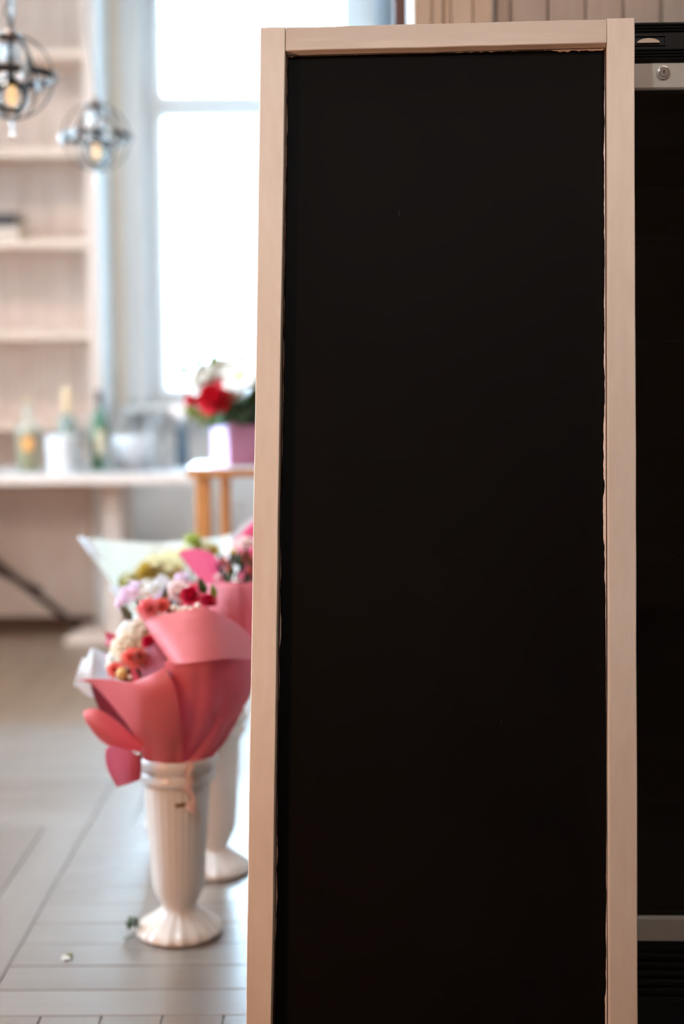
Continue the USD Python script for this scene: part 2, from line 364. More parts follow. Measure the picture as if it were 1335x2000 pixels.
WX0, WX1, WZ0, WZ1 = -0.965, 0.10, 1.075, 3.30
back = [box(X0, WX0, Y1, Y1 + 0.14, -0.05, ZC), box(WX1, X1, Y1, Y1 + 0.14, -0.05, ZC), box(WX0, WX1, Y1, Y1 + 0.14, -0.05, WZ0), box(WX0, WX1, Y1, Y1 + 0.14, WZ1, ZC)]
single('wall_back', back, M['wall'], kind='structure')
LY0, LY1, LZ0, LZ1 = 3.2, 5.9, 0.9, 3.2
left = [box(X0 - 0.25, X0, Y0 - 0.25, LY0, -0.05, ZC), box(X0 - 0.25, X0, LY1, Y1 + 0.25, -0.05, ZC), box(X0 - 0.25, X0, LY0, LY1, -0.05, LZ0), box(X0 - 0.25, X0, LY0, LY1, LZ1, ZC)]
single('wall_left', left, M['wall_side'], kind='structure')
single('wall_right', box(X1, X1 + 0.2, Y0 - 0.25, Y1 + 0.25, -0.05, ZC), M['wall_side'], kind='structure')
single('wall_front', box(X0, X1, Y0 - 0.2, Y0, -0.05, ZC), M['wall_side'], kind='structure')
single('ceiling', box(X0 - 0.25, X1 + 0.2, Y0 - 0.25, Y1 + 0.25, ZC, ZC + 0.1), M['ceiling'], kind='structure')

def window(name, a0, a1, z0, z1, depth, sw, transom, axis):
    t = Thing(name, None, None, (0, 0, 0), kind='structure')
    def B(u0, u1, w0, w1, q0, q1, b=0.004):
        return box(u0, u1, depth + w0, depth + w1, q0, q1, b) if axis == 'x' else box(depth - w1, depth - w0, u0, u1, q0, q1, b)
    t.part('window_stile', B(a0, a0 + sw, 0.06, 0.13, z0, z1), M['white_wood']); t.part('window_stile', B(a1 - sw, a1, 0.06, 0.13, z0, z1), M['white_wood'])
    t.part('window_rail', B(a0 + sw, a1 - sw, 0.06, 0.13, z0, z0 + sw), M['white_wood']); t.part('window_rail', B(a0 + sw, a1 - sw, 0.06, 0.13, z1 - sw, z1), M['white_wood'])
    t.part('transom', B(a0 + sw, a1 - sw, 0.06, 0.13, transom[0], transom[1]), M['white_wood'])
    t.part('glass_pane', B(a0 + sw, a1 - sw, 0.09, 0.096, z0 + sw, transom[0], 0), M['window_glass'])
    t.part('glass_pane', B(a0 + sw, a1 - sw, 0.09, 0.096, transom[1], z1 - sw, 0), M['window_glass'])
    return t, B
zt0, zt1 = at(400, 229, Y1 + 0.06)[2], at(400, 184, Y1 + 0.06)[2]
w1, B1 = window('window_1', WX0, WX1, WZ0, WZ1, Y1, 0.085, (zt0, zt1), 'x')
for (a, b) in ((WX0 - 0.105, WX0 - 0.004), (WX1 + 0.004, WX1 + 0.105)):          # fluted casings
    c = [box(a, b, Y1 - 0.022, Y1 - 0.001, 0.02 + WZ0, WZ1 + 0.1, 0.003)]
    for k in range(4):
        x = a + (b - a) * (k + 0.5) / 4
        c.append(box(x - 0.008, x + 0.008, Y1 - 0.03, Y1 - 0.0215, 0.03 + WZ0, WZ1 + 0.09, 0.003))
    w1.part('casing', c, M['casing'])
w1.part('sill', box(WX0 - 0.13, WX1 + 0.13, Y1 - 0.13, Y1 + 0.06, WZ0 - 0.035, WZ0, 0.008), M['white_wood'])
window('window_2', LY0, LY1, LZ0, LZ1, X0, 0.08, (2.4, 2.47), 'y')

# partition behind the fridge: thick wall end, plain boards by its edge, slats further right
PX0, PY0, PY1 = 0.158, 3.15, 3.45
pt = Thing('wall_partition', None, None, (PX0, PY0, 0), kind='structure')
pt.part('wall_core', box(PX0, X1, PY0 + 0.022, PY1, 0, ZC), M['casing'])
xs = at(961, 20, PY0)[0]
e = [PX0 + 0.0005, at(843, 20, PY0)[0], at(865, 20, PY0)[0], at(880, 20, PY0)[0], at(922, 20, PY0)[0], xs]
for k in range(5):
    pt.part('edge_board', box(e[k] + 0.001, e[k + 1] - 0.001, PY0 - (0.012 if k in (0, 1, 3, 4) else 0.009), PY0 + 0.0215, 0, ZC, 0.0025), M['post'])
x, k = xs + 0.006, 0
sw = (at(1290, 20, PY0 + 0.015)[0] - at(996, 20, PY0 + 0.015)[0]) / 4
nxt = at(996, 20, PY0 + 0.015)[0]
while x < X1 - 0.02:
    x2 = min(nxt, X1)
    pt.part('panel_board', box(x + 0.002, x2 - 0.002, PY0 + 0.008 + 0.0015 * rng.random(), PY0 + 0.0215, 0, ZC, 0.003), M['slat'])
    x, nxt = x2, x2 + sw
t2 = Thing('trim_2', None, None, (0, 0, 0), kind='structure')
t2.part('wall_board', box(-1.141, -1.072, Y1 - 0.018, Y1 - 0.0005, 0.1, ZC - .01, 0.002), M['strip_board'])
tr = Thing('trim_1', None, None, (0, 0, 0), kind='structure')
tr.part('door_jamb', box(at(768, 20, PY1 + 0.02)[0], PX0 + 0.05, PY1 + 0.001, PY1 + 0.06, 0, ZC, 0.004), M['brown'])
# white curtain gathered beside the window
n = 90; cu = []
cx0, cx1 = at(734, 20, 7.0)[0], at(790, 20, 7.0)[0]
u = np.linspace(0, 1, n); zz = np.linspace(0.04, 3.38, 12)
CV = np.stack([np.broadcast_to(cx0 + (cx1 - cx0) * u, (12, n)), 7.03 + 0.03 * np.sin(u * 2 * PI * 6.5 + 0.4 * np.sin(zz)[:, None]), np.broadcast_to(zz[:, None], (12, n))], -1)
ct = Thing('curtain', 'white curtain gathered in narrow folds at the right side of the tall window', 'curtain', (cx0, 7.03, 0.04))
ct.part('drape', solidify(CV, 0.0015), paper('curtain_cloth', (0.82, 0.86, 0.9), 0.45, 0.7), smooth=True)
ct.part('curtain_rod', tube([(cx0 - 0.06, 7.03, 3.40), (cx1 + 0.2, 7.03, 3.40)], 0.012, 10), M['metal_dark'])
n = 160; u = np.linspace(0, 1, n); zz = np.linspace(WZ0 + .01, 3.29, 8)  # sheer veil added so scattered daylight brightens the window bars
CV = np.stack([np.broadcast_to(WX0 + .004 + (WX1 - WX0 - .008) * u, (8, n)), Y1 + 0.02 + 0.010 * np.sin(u * 2 * PI * 21) + 0 * zz[:, None], np.broadcast_to(zz[:, None], (8, n))], -1)
vo = usdkit.material(stage, '/World/Looks/voile', {'t': ('transparent_bsdf', {'color': (1, 1, 1)}), 'l': ('translucent_bsdf', {'color': (0.9, 0.92, 0.95)}), 'd': ('diffuse_bsdf', {'color': (0.9, 0.92, 0.95)}), 'y': ('mix_closure', {'fac': 0.3}), 'x': ('mix_closure', {'fac': 0.085})},
                     [('l.BSDF', 'y.closure1'), ('d.BSDF', 'y.closure2'), ('t.BSDF', 'x.closure1'), ('y.closure', 'x.closure2')], surface='x.closure')
vt = Thing('voile', 'thin white see-through veil added across the tall window to brighten its frame', 'curtain', ((WX0 + WX1) / 2, Y1 + .02, WZ0))
vt.part('voile_cloth', solidify(CV, 0.0006), vo, smooth=True)
single('ground', box(-60, 60, -40, 80, -0.5, -0.35), M['ground'], kind='structure')

# ------------------------------------------------------------------ bookcase with the things on it
BY0, BY1, BXR, BXL = 6.83, 7.195, -1.142, -2.75
bc = Thing('bookcase', 'tall pale built-in bookcase with empty shelves left of the window', 'bookcase', ((BXL + BXR) / 2, BY0, 0))
bc.part('side_panel', box(BXR - 0.055, BXR, BY0, BY1, 0, 3.45, 0.003), M['white_wood'])
bc.part('side_panel', box(BXL, BXL + 0.055, BY0, BY1, 0, 3.45, 0.003), M['case_wood'])
bc.part('upright_trim', box(BXR - 0.0545, BXR - 0.001, BY0 - 0.008, BY0 + 0.001, 0.70, 3.45, 0.002), M['case_wood'])
bw = (BXR - 0.055 - BXL - 0.055) / 12
for k in range(12):
    bc.part('back_board', box(BXL + 0.055 + k * bw + 0.001, BXL + 0.055 + (k + 1) * bw - 0.001, BY1 - 0.02 + 0.001 * (k % 2), BY1 - 0.002, 0.72, 3.45, 0.002), M['case_wood'])
shelf_z = [at(100, y, BY0)[2] for y in (295 - 190 + 0, 297, 475, 655, 833)]
for z in shelf_z:
    bc.part('shelf', box(BXL + 0.056, BXR - 0.056, BY0 + 0.004, BY1 - 0.022, z - 0.018, z + 0.022, 0.003), M['case_shelf'])
bc.part('counter_top', box(BXL, BXR - 0.056, BY0 - 0.01, BY1 - 0.022, 0.70, 0.72, 0.003), M['case_shelf'])
for k in range(3):
    a = BXL + 0.056 + k * (BXR - BXL - 0.112) / 3; b = BXL + 0.056 + (k + 1) * (BXR - BXL - 0.112) / 3
    bc.part('cabinet_door', box(a + 0.002, b - 0.002, BY0 + 0.001, BY0 + 0.024, 0.06, 0.698, 0.003), M['case_wood'])
bc.part('plinth', box(BXL + 0.056, BXR - 0.056, BY0 + 0.03, BY0 + 0.05, 0.0, 0.058), M['base_dark'])

zb = shelf_z[2] + 0.022
bx = at(40, 440, BY0 + 0.1)[0]
for (z0, z1, dx, w, c, lab) in ((0, 0.028, 0.0, 0.26, 'book_white', 'pale book lying lowest in the stack on the bookcase shelf'), (0.0285, 0.062, 0.008, 0.24, 'book_white', 'pale book in the middle of the stack on the bookcase shelf'),
                                (0.0625, 0.098, -0.004, 0.25, 'book_dark', 'dark grey book just under the top of the stack on the bookcase shelf'), (0.0985, 0.124, 0.004, 0.24, 'book_dark', 'thin dark book topmost of the stack on the bookcase shelf')):
    t = Thing('book', lab, 'book', (bx - w / 2 + dx, BY0 + 0.14, zb + z0), 'books stacked on the bookcase shelf')
    x1 = bx + dx; x0 = x1 - w; y0, y1 = BY0 + 0.04, BY0 + 0.22
    t.part('cover', [box(x0, x1, y0, y1, zb + z0, zb + z0 + 0.003), box(x0, x1, y0, y1, zb + z1 - 0.003, zb + z1 - 0.0003), box(x0, x1, y0, y0 + 0.003, zb + z0, zb + z1 - 0.0003)], M[c])
    t.part('pages', box(x0 + 0.004, x1 - 0.005, y0 + 0.003, y1 - 0.004, zb + z0 + 0.003, zb + z1 - 0.003), M['cream_label'])

# ------------------------------------------------------------------ table by the bookcase
TZ = 0.795; TY0, TY1 = 6.19, 6.815; TXR, TXL = at(382, 930, 6.2)[0], -2.05
tb = Thing('table', 'white topped slab-leg table with bottles and glassware in front of the bookcase', 'table', (-1.06, 6.5, 0))
tb.part('tabletop', box(TXL, TXR, TY0, TY1, TZ - 0.006, TZ, 0.002), M['table_top'])
tb.part('tabletop_edge', box(TXL + 0.001, TXR - 0.001, TY0 + 0.001, TY1 - 0.001, TZ - 0.045, TZ - 0.0062, 0.002), M['table_wood'])
lx0, lx1 = at(204, 1100, 6.42)[0], at(238, 1100, 6.42)[0]
tb.part('leg', box(lx0, lx1, 6.42, 6.78, 0.032, TZ - 0.0455, 0.004), M['table_wood'])
tb.part('base_plate', box(-1.265, -0.83, 6.385, 6.81, 0.0, 0.032, 0.008), M['table_wood'])
tb.part('leg', box(-1.95, -1.90, 6.42, 6.78, 0.032, TZ - 0.0455, 0.004), M['table_wood'])
tb.part('base_plate', box(-2.14, -1.71, 6.385, 6.81, 0.0, 0.032, 0.008), M['table_wood'])
def bar(p, q, w, h):
    p, q = np.array(p), np.array(q); d = q - p; L = np.linalg.norm(d)
    return orient(box(-w / 2, w / 2, -h / 2, h / 2, 0, L, 0.003), p, d)
pA, pB = at(156, 1214, 6.62), at(-40, 1048, 6.62)
tb.part('brace', bar((pA[0], 6.62, 0.034), (-1.895, 6.62, at(-40, 1048, 6.62)[2] + 0.10), 0.03, 0.03), M['metal_dark'], label='dark metal diagonal brace')
q0, q1 = at(82, 1154, 6.56), at(-60, 1088, 6.56)
tb.part('brace', bar(tuple(q0), (-1.895, 6.56, q1[2] + 0.06), 0.024, 0.02), M['metal_dark'], label='thin dark metal brace')

def put(px, py, Y, z=TZ):            # foot point on the table top under a pixel column
    p = at(px, py, Y); return np.array([p[0], Y, z])
H_ = lambda py, Y: at(100, py, Y)[2]
# clear bottle with amber label
c = put(56, 900, 6.32); h = H_(778, 6.32) - TZ
t = Thing('glass_bottle', 'clear glass bottle with amber label at the left end of the table', 'bottle', c)
R = 0.052
prof = [(0.001, 0.0), (R * .9, 0), (R, .006), (R, h * .56), (R * .9, h * .64), (R * .45, h * .72), (.017, h * .78), (.016, h * .9), (.018, h * .91), (.018, h * .94), (.013, h * .94), (.012, h * .78), (R * .38, h * .70), (R * .85, h * .62), (R - .004, h * .55), (R - .004, .01), (0.001, .008)]
t.part('bottle_body', lathe(prof, 32, c), M['bottle_clear'], smooth=40)
t.part('liquid', lathe([(0.001, .011), (R - .006, .011), (R - .006, h * .55), (0.001, h * .55)], 28, c), M['liquid'], smooth=40)
th = np.linspace(-1.9, -0.9, 14)
LV = np.stack([np.stack([c[0] + (R + .0012) * np.cos(th), c[1] + (R + .0012) * np.sin(th), np.full(14, c[2] + h * q)], -1) for q in (.30, .39, .48)], 0)
t.part('label', solidify(LV, 0.0006), M['amber'], label='amber paper label')
t.part('stopper', lathe([(0.001, h * .9405), (.016, h * .9405), (.02, h * .96), (.02, h * .985), (.012, h), (0.001, h)], 20, c), M['foil'], smooth=40)
# champagne bottle in pale glass with gold foil neck
c = put(133, 880, 6.52); h = H_(757, 6.52) - TZ; R = 0.044
t = Thing('champagne_bottle', 'pale bottle with gold foil neck behind the white cup on the table', 'bottle', c)
t.part('bottle_body', lathe([(0.001, .01), (R * .6, 0), (R, .008), (R, h * .5), (R * .8, h * .6), (.02, h * .7), (.018, h * .76), (.001, h * .76)], 32, c), M['bottle_pale'], smooth=40)
t.part('foil', lathe([(0.021, h * .66), (.0235, h * .70), (.021, h * .86), (.022, h * .88), (.024, h * .94), (.018, h), (.001, h)], 24, c), M['foil'], smooth=40, label='gold foil neck')
# green wine bottle
c = put(196, 890, 6.40); h = H_(762, 6.40) - TZ; R = 0.038
t = Thing('wine_bottle', 'dark green wine bottle with cream label and brown capsule on the table', 'bottle', c)
t.part('bottle_body', lathe([(0.001, .008), (R * .7, 0), (R, .006), (R, h * .58), (R * .8, h * .66), (.016, h * .76), (.0145, h * .98), (.001, h * .98)], 32, c), M['bottle_green'], smooth=40)
t.part('capsule', lathe([(.0156, h * .80), (.0163, h * .81), (.0155, h), (.001, h * 1.003)], 20, c), M['darkfoil'], smooth=40)
LV = np.stack([np.stack([c[0] + (R + .001) * np.cos(th), c[1] + (R + .001) * np.sin(th), np.full(14, c[2] + h * q)], -1) for q in (.2, .35, .5)], 0)
t.part('label', solidify(LV, 0.0006), M['cream_label'], label='cream paper label')
# white ceramic pot
c = put(122, 905, 6.30); h = H_(852, 6.30) - TZ
t = Thing('ceramic_pot', 'glossy white ceramic pot in front of the foil-necked bottle on the table', 'pot', c)
t.part('pot_body', lathe([(0.001, 0), (.05, 0), (.058, .008), (.072, h * .9), (.075, h), (.069, h), (.066, h * .9), (.053, .014), (0.001, .012)], 40, c), M['ceramic'], smooth=40)
t.part('pot_rim', [vf(trimesh.creation.torus(0.0725, 0.0035, major_sections=36, minor_sections=8).apply_translation(c + [0, 0, h]))], M['ceramic'], smooth=True)
# glasses
def goblet(px, Y, hpy, R, lab):
    c = put(px, 900, Y); h = H_(hpy, Y) - TZ
    t = Thing('wine_glass', lab, 'glass', c, 'glassware on the table')
    t.part('bowl', lathe([(.004, h * .45), (R * .7, h * .52), (R, h * .72), (R * .9, h), (R * .86, h), (R * .95, h * .72), (R * .65, h * .54), (.001, h * .48)], 30, c), M['clear'], smooth=50)
    t.part('stem', lathe([(.001, .005), (.005, .005), (.0035, h * .2), (.004, h * .447), (.001, h * .447)], 12, c), M['clear'], smooth=50)
    t.part('foot', lathe([(.001, 0), (R * .85, 0), (R * .85, .002), (.006, .0048), (.001, .0048)], 30, c), M['clear'], smooth=50)
def tumbler(px, Y, hpy, R, lab):
    c = put(px, 900, Y); h = H_(hpy, Y) - TZ
    t = Thing('tumbler', lab, 'glass', c, 'glassware on the table')
    t.part('glass_body', lathe([(.001, 0), (R * .85, 0), (R, h), (R * .94, h), (R * .8, .012), (.001, .01)], 30, c), M['clear'], smooth=50)
goblet(168, 6.58, 808, 0.042, 'wine glass with bright rim between the two foil-topped bottles')
goblet(207, 6.64, 800, 0.040, 'wine glass standing just right of the green wine bottle at the back')
tumbler(166, 6.27, 872, 0.034, 'short tumbler in front between the white pot and the green wine bottle')
for px, Yj, hp, R_, lab in ((246, 6.67, 806, .05, 'tall clear glass jar behind the bowl and plates'), (302, 6.64, 818, .05, 'clear glass jar at the right end of the table under the sill')):
    c = put(px, 900, Yj); h = H_(hp, Yj) - TZ
    t = Thing('glass_jar', lab, 'jar', c, 'glass jars on the table')
    t.part('jar_body', lathe([(.001, 0), (R_ * .9, 0), (R_, .008), (R_, h * .72), (R_ * .72, h * .86), (R_ * .78, h), (R_ * .7, h), (R_ * .64, h * .86), (R_ * .92, h * .72), (R_ * .92, .014), (.001, .012)], 36, c), M['clear'], smooth=40)
    t.part('jar_rim', [vf(trimesh.creation.torus(R_ * .76, .003, major_sections=32, minor_sections=8).apply_translation(c + [0, 0, h + .003]))], M['clear'], smooth=True)
tumbler(214, 6.26, 866, 0.033, 'short tumbler just left of the white plates at the table front')
tumbler(322, 6.42, 872, 0.034, 'short tumbler at the right end of the table glassware')
# stack of white plates and bowl
c0 = put(262, 905, 6.38)
for k in range(6):
    r = 0.095 - 0.002 * (k % 2); z = 0.0095 * k
    lab = ['white plate lowest in the stack on the table', 'white plate second from the bottom of the stack', 'white plate third from the bottom of the stack', 'white plate fourth from the bottom of the stack', 'white plate just under the top one of the stack', 'white plate topmost of the stack under the bowl'][k]
    single('plate', lathe([(.001, z), (r * .6, z), (r, z + .014), (r, z + .0165), (r * .6, z + .0035), (.001, z + .0035)], 40, c0), M['ceramic'], lab, 'plate', 'plates stacked on the table', smooth=40)
z = 6 * 0.0095 - 0.0055
single('bowl', lathe([(.001, z), (.045, z), (.05, z + .006), (.092, z + .07), (.098, z + .105), (.093, z + .105), (.087, z + .07), (.046, z + .012), (.001, z + .011)], 40, c0), M['ceramic'], 'white bowl standing on the stack of plates', 'bowl', smooth=40)
# slate blue bottle on the sill side
c = put(356, 880, 6.72); h = H_(792, 6.72) - TZ
t = Thing('spray_bottle', 'slate blue spray bottle with white head near the right end of the table', 'spray bottle', c)
t.part('bottle_body', lathe([(.001, 0), (.028, 0), (.031, .006), (.031, h * .5), (.014, h * .68), (.012, h * .72), (.001, h * .72)], 28, c), M['slate'], smooth=40)
t.part('spray_head', [lathe([(.001, h * .7205), (.016, h * .7205), (.016, h * .82), (.001, h * .82)], 20, c), box(c[0] - .045, c[0] + .03, c[1] - .012, c[1] + .012, c[2] + h * .821, c[2] + h, .006), box(c[0] - .058, c[0] - .0455, c[1] - .006, c[1] + .006, c[2] + h * .88, c[2] + h * .96, .002)], M['ceramic'])

# ------------------------------------------------------------------ pendant lamps
def torus(R, w, h, M4, n=64):
    """Flat band ring: radius R, radial thickness w, band width h."""
    th = np.arange(n) / n * 2 * PI; prof = [(R - w / 2, -h / 2), (R + w / 2, -h / 2), (R + w / 2, h / 2), (R - w / 2, h / 2)]
    V = np.array([[(r * math.cos(a), r * math.sin(a), z) for a in th] for r, z in prof]).reshape(-1, 3)
    q = [((i * n + j), (i * n + (j + 1) % n), (((i + 1) % 4) * n + (j + 1) % n), (((i + 1) % 4) * n + j)) for i in range(4) for j in range(n)]
    v, f = vf((V, np.array(q))); return v @ np.array(M4)[:3, :3].T, f
def gem(r, h):
    v, f = vf(trimesh.creation.icosphere(1, 1.0)); return v * [r, r, h], f
def pendant(c, R1, lab, chain, spin, top=3.5):
    R = 0.138; k_ = R1 / R                              # drawn at one size, then scaled
    t = Thing('pendant_lamp', lab, 'lamp', (c[0], c[1], c[2]), 'orb pendant lamps')
    P = lambda m: (vf(m)[0] * k_ + c, vf(m)[1])
    Q = lambda m: move(m, c)
    RM = lambda axis, a: trimesh.transformations.rotation_matrix(a, axis)
    for a in (0, PI / 3, 2 * PI / 3):
        t.part('cage_ring', P(torus(R, 0.005, 0.009, RM([0, 0, 1], a + spin) @ RM([1, 0, 0], PI / 2))), M['lamp_metal'])
    t.part('band_ring', P(torus(R * 1.03, 0.005, 0.024, np.eye(4))), M['lamp_metal'])
    t.part('hub', P(lathe([(.001, R * .86), (.03, R * .86), (.042, R * .93), (.03, R * 1.02), (.012, R * 1.1), (.008, R * 1.2), (.001, R * 1.2)], 24)), M['lamp_brown'], smooth=50)
    t.part('column', P(lathe([(.001, R * .1), (.009, R * .1), (.009, R * .859), (.001, R * .859)], 16)), M['lamp_metal'], smooth=50)
    t.part('socket', P(lathe([(.001, -.012), (.019, -.012), (.021, .012), (.017, R * .1), (.001, R * .099)], 20)), M['lamp_metal'], smooth=50)
    b = t.part('bulb', P(sphere((0, 0, -0.066), 0.055, 3)), M['bulb'], smooth=True)
    t.part('filament', P([tube([(0.009 * math.cos(q), 0.009 * math.sin(q), -0.03), (0.015 * math.cos(q), 0.015 * math.sin(q), -0.06), (0.008 * math.cos(q), 0.008 * math.sin(q), -0.09)], 0.0016, 6) for q in np.arange(6) * PI / 3]), M['filament'], parent=b, label='glowing amber filament')
    for k in range(6):                                        # crystals set on the band
        a = k / 6 * 2 * PI
        t.part('crystal', P(move(gem(0.016, 0.026), (R * 1.03 * math.cos(a), R * 1.03 * math.sin(a), -0.004))), M['crystal'])
    for k in range(5):                                         # drops around the column and the socket
        a = k / 5 * 2 * PI + 0.5
        t.part('crystal', P(move(gem(0.009, 0.032), (0.026 * math.cos(a), 0.026 * math.sin(a), R * .55))), M['crystal'])
        t.part('crystal', P(move(gem(0.008, 0.008), (0.036 * math.cos(a), 0.036 * math.sin(a), R * 1.0))), M['crystal'])
        t.part('crystal', P(move(gem(0.008, 0.010), (0.032 * math.cos(a), 0.032 * math.sin(a), 0.0))), M['crystal'])
    t.part('crystal', P(move(gem(0.010, 0.013), (0, 0, -R - 0.018))), M['crystal']); t.part('crystal', P(move(gem(0.009, 0.014), (0, 0, -R - 0.046))), M['crystal'])
    z0 = R1 * 1.2
    if chain:
        links, z, k = [], z0 + .014, 0
        while z < top - c[2] - 0.03:
            s = trimesh.creation.torus(0.011, 0.0024, major_sections=14, minor_sections=6)
            v, f = vf(s); v = v * [1, 1.5, 1]; v = np.stack([v[:, 0], v[:, 2], v[:, 1]], 1) if k % 2 else np.stack([v[:, 2], v[:, 0], v[:, 1]], 1)
            links.append((v + [0, 0, z], f)); z += 0.0245; k += 1
        t.part('chain', Q(join(*links)), M['lamp_metal'])
        zz = np.linspace(z0, top - c[2], 60)
        t.part('cable', Q(tube([(0.012 * math.sin(q * 9) - .004, 0.012 * math.cos(q * 9), q) for q in zz], 0.0025, 6)), M['cable'])
        t.part('crystal', Q(move(gem(0.007, 0.03), (0.011, -0.01, z0 + .04))), M['crystal'])
    else:
        p = [at(185, 202, c[1]), at(184, 150, c[1]), at(178, 100, c[1]), at(171, 60, c[1]), at(170, 20, c[1]), at(175, -40, c[1]), at(184, -120, c[1]), at(187, -200, c[1])]
        p = [np.array([c[0], c[1], c[2] + z0])] + p[1:] + [np.array([c[0], c[1], top])]
        from scipy.interpolate import CubicSpline
        s = CubicSpline(np.arange(len(p)), np.array(p))(np.linspace(0, len(p) - 1, 60))
        t.part('cable', tube(s, 0.003, 6), M['cable'])
    t.part('ceiling_cup', Q(lathe([(.001, top - c[2] - .03), (.045, top - c[2] - .03), (.05, top - c[2] - .002), (.001, top - c[2] - .002)], 24)), M['lamp_metal'], smooth=40)
pendant(at(22, 150, 3.75), 0.1063, 'nearer and larger orb cage pendant lamp cut by the left edge, hung on a chain', True, 0.12)
pendant(at(188, 268, 4.75), 0.1063, 'farther and smaller orb cage pendant lamp hung on a slack cable by the window', False, 0.3)

# ------------------------------------------------------------------ drinks fridge behind the chalkboard
FYA = -0.03
FX0, FX1, FY, FD = 0.20, 0.86, 2.425, 0.56
FT = at(1240, 43, FY)[2]
fr = Thing('drinks_fridge', 'tall black glass-door display fridge half hidden behind the chalkboard', 'fridge', ((FX0 + FX1) / 2, FY + FD / 2, 0))
fp = (0.52, FY, 0)
FR = lambda m: rotz(m, FYA, fp)
zl = lambda y: at(1240, y, FY)[2]
z_c0, z_b0, z_d0, z_e0 = zl(122), zl(174), zl(1793), zl(1840)
y0, y1 = FY + 0.045, FY + FD
fr.part('body', [FR(box(FX0, FX0 + 0.035, y0, y1, 0.02, FT, 0.004)), FR(box(FX1 - 0.035, FX1, y0, y1, 0.02, FT, 0.004)), FR(box(FX0 + .035, FX1 - .035, y1 - 0.035, y1, 0.02, FT)), FR(box(FX0 + .035, FX1 - .035, y0, y1 - .035, FT - 0.2, FT, 0.003)),
                 FR(box(FX0 + .035, FX1 - .035, y0, y1 - .035, 0.02, z_e0 + 0.03))], M['black'])
can = [FR(box(FX0, FX1, FY, FY + 0.0445, z_c0 + 0.001, FT, 0.004))]
for k in range(3): can.append(FR(box(FX0 + .004, FX1 - .004, FY - 0.004, FY + 0.001, zl(47 + 6 * k + 3), zl(47 + 6 * k), 0.0012)))
for k in range(4): can.append(FR(box(FX0 + .004, FX1 - .004, FY - 0.004, FY + 0.001, zl(96 + 6 * k + 3), zl(96 + 6 * k), 0.0012)))
fr.part('canopy', can, M['black'])
a, b = at(1238, 80, FY)[0], at(1299, 80, FY)[0]
fr.part('recess_frame', [FR(box(a - .08, b, FY - 0.003, FY, zl(71), zl(69.5))), FR(box(b - 0.0012, b, FY - 0.003, FY, zl(89), zl(71))), FR(box(a - .08, b, FY - 0.003, FY, zl(89), zl(88)))], M['black_in'])
ex = at(1265, 84, FY)[0]; q = np.linspace(0, PI, 20)  # pale half-oval paints the reflection of a ceiling lamp
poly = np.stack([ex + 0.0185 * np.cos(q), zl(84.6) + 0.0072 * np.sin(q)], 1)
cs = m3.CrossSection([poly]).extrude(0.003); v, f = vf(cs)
fr.part('lamp_lens', FR((np.stack([v[:, 0], FY - 0.0045 + 0 * v[:, 2] + v[:, 2], v[:, 1]], 1), f[:, ::-1])), M['painted_glare'], label='pale half-oval painted as a lamp reflection')
fr.part('door_trim', FR(box(FX0, FX1, FY + 0.002, FY + 0.044, z_b0, z_c0, 0.003)), M['silver'], label='upper grey door trim bar with the lock')
fr.part('door_trim', FR(box(FX0, FX1, FY + 0.002, FY + 0.044, z_e0, z_d0, 0.003)), M['silver'], label='lower grey door trim bar')
for a in (FX0 + .002, FX1 - .045): fr.part('door_stile', FR(box(a, a + 0.043, FY + 0.004, FY + 0.044, z_d0 + .0005, z_b0 - .0005)), M['black'])
fr.part('door_glass', FR(box(FX0 + 0.045, FX1 - 0.045, FY + 0.012, FY + 0.018, z_d0, z_b0)), M['fridge_glass'])
lc = at(1295, 141.5, FY); lc[1] = FY + 0.002
def along_y(mesh, c):
    v, f = vf(mesh); return FR((np.stack([v[:, 0], -v[:, 2], v[:, 1]], 1) + c, f))
lk = fr.part('lock', along_y(lathe([(.001, 0), (.0108, 0), (.0108, .003), (.0098, .0055), (.0088, .0058), (.0078, .0045), (.0074, .0045), (.0070, .0062), (.001, .0062)], 40), lc), M['chrome'], smooth=35, label='round chrome door lock')
fr.part('keyhole', along_y(join(box(-.0007, .0007, -.003, .001, .0060, .0066), lathe([(.001, .0060), (.0014, .0060), (.0014, .0066), (.0001, .0066)], 12, (0, .0012, 0))), lc), M['keyhole'], parent=lk)
for y in (465, 667, 868, 1113, 1280, 1560):
    z = at(1290, y, FY + 0.09)[2]; w = []
    for yy in (FY + 0.085, FY + 0.47): w.append(FR(box(FX0 + .04, FX1 - .04, yy, yy + 0.007, z - .0035, z + .0035)))
    for k in range(22):
        x = FX0 + .05 + k * (FX1 - FX0 - .1) / 21; w.append(FR(box(x - .0013, x + .0013, FY + 0.0925, FY + 0.4695, z - .0013, z + .0013)))
    fr.part('wire_shelf', w, M['wire'])
fr.part('grille_panel', FR(box(FX0, FX1, FY + 0.012, FY + 0.0445, 0.02, z_e0 - 0.001)), M['black'])
for k in range(6):
    z = z_e0 - 0.022 - k * 0.016
    fr.part('grille_slat', FR(box(FX0 + .02, FX1 - .02, FY + 0.004, FY + 0.0118, z - 0.008, z, 0.0015)), M['black'])
for (x, y) in ((FX0 + .05, y0 + .05), (FX1 - .05, y0 + .05), (FX0 + .05, y1 - .05), (FX1 - .05, y1 - .05)):
    fr.part('foot', FR(lathe([(.001, 0), (.02, 0), (.02, .0195), (.001, .0195)], 14, (x, y, 0))), M['black'])

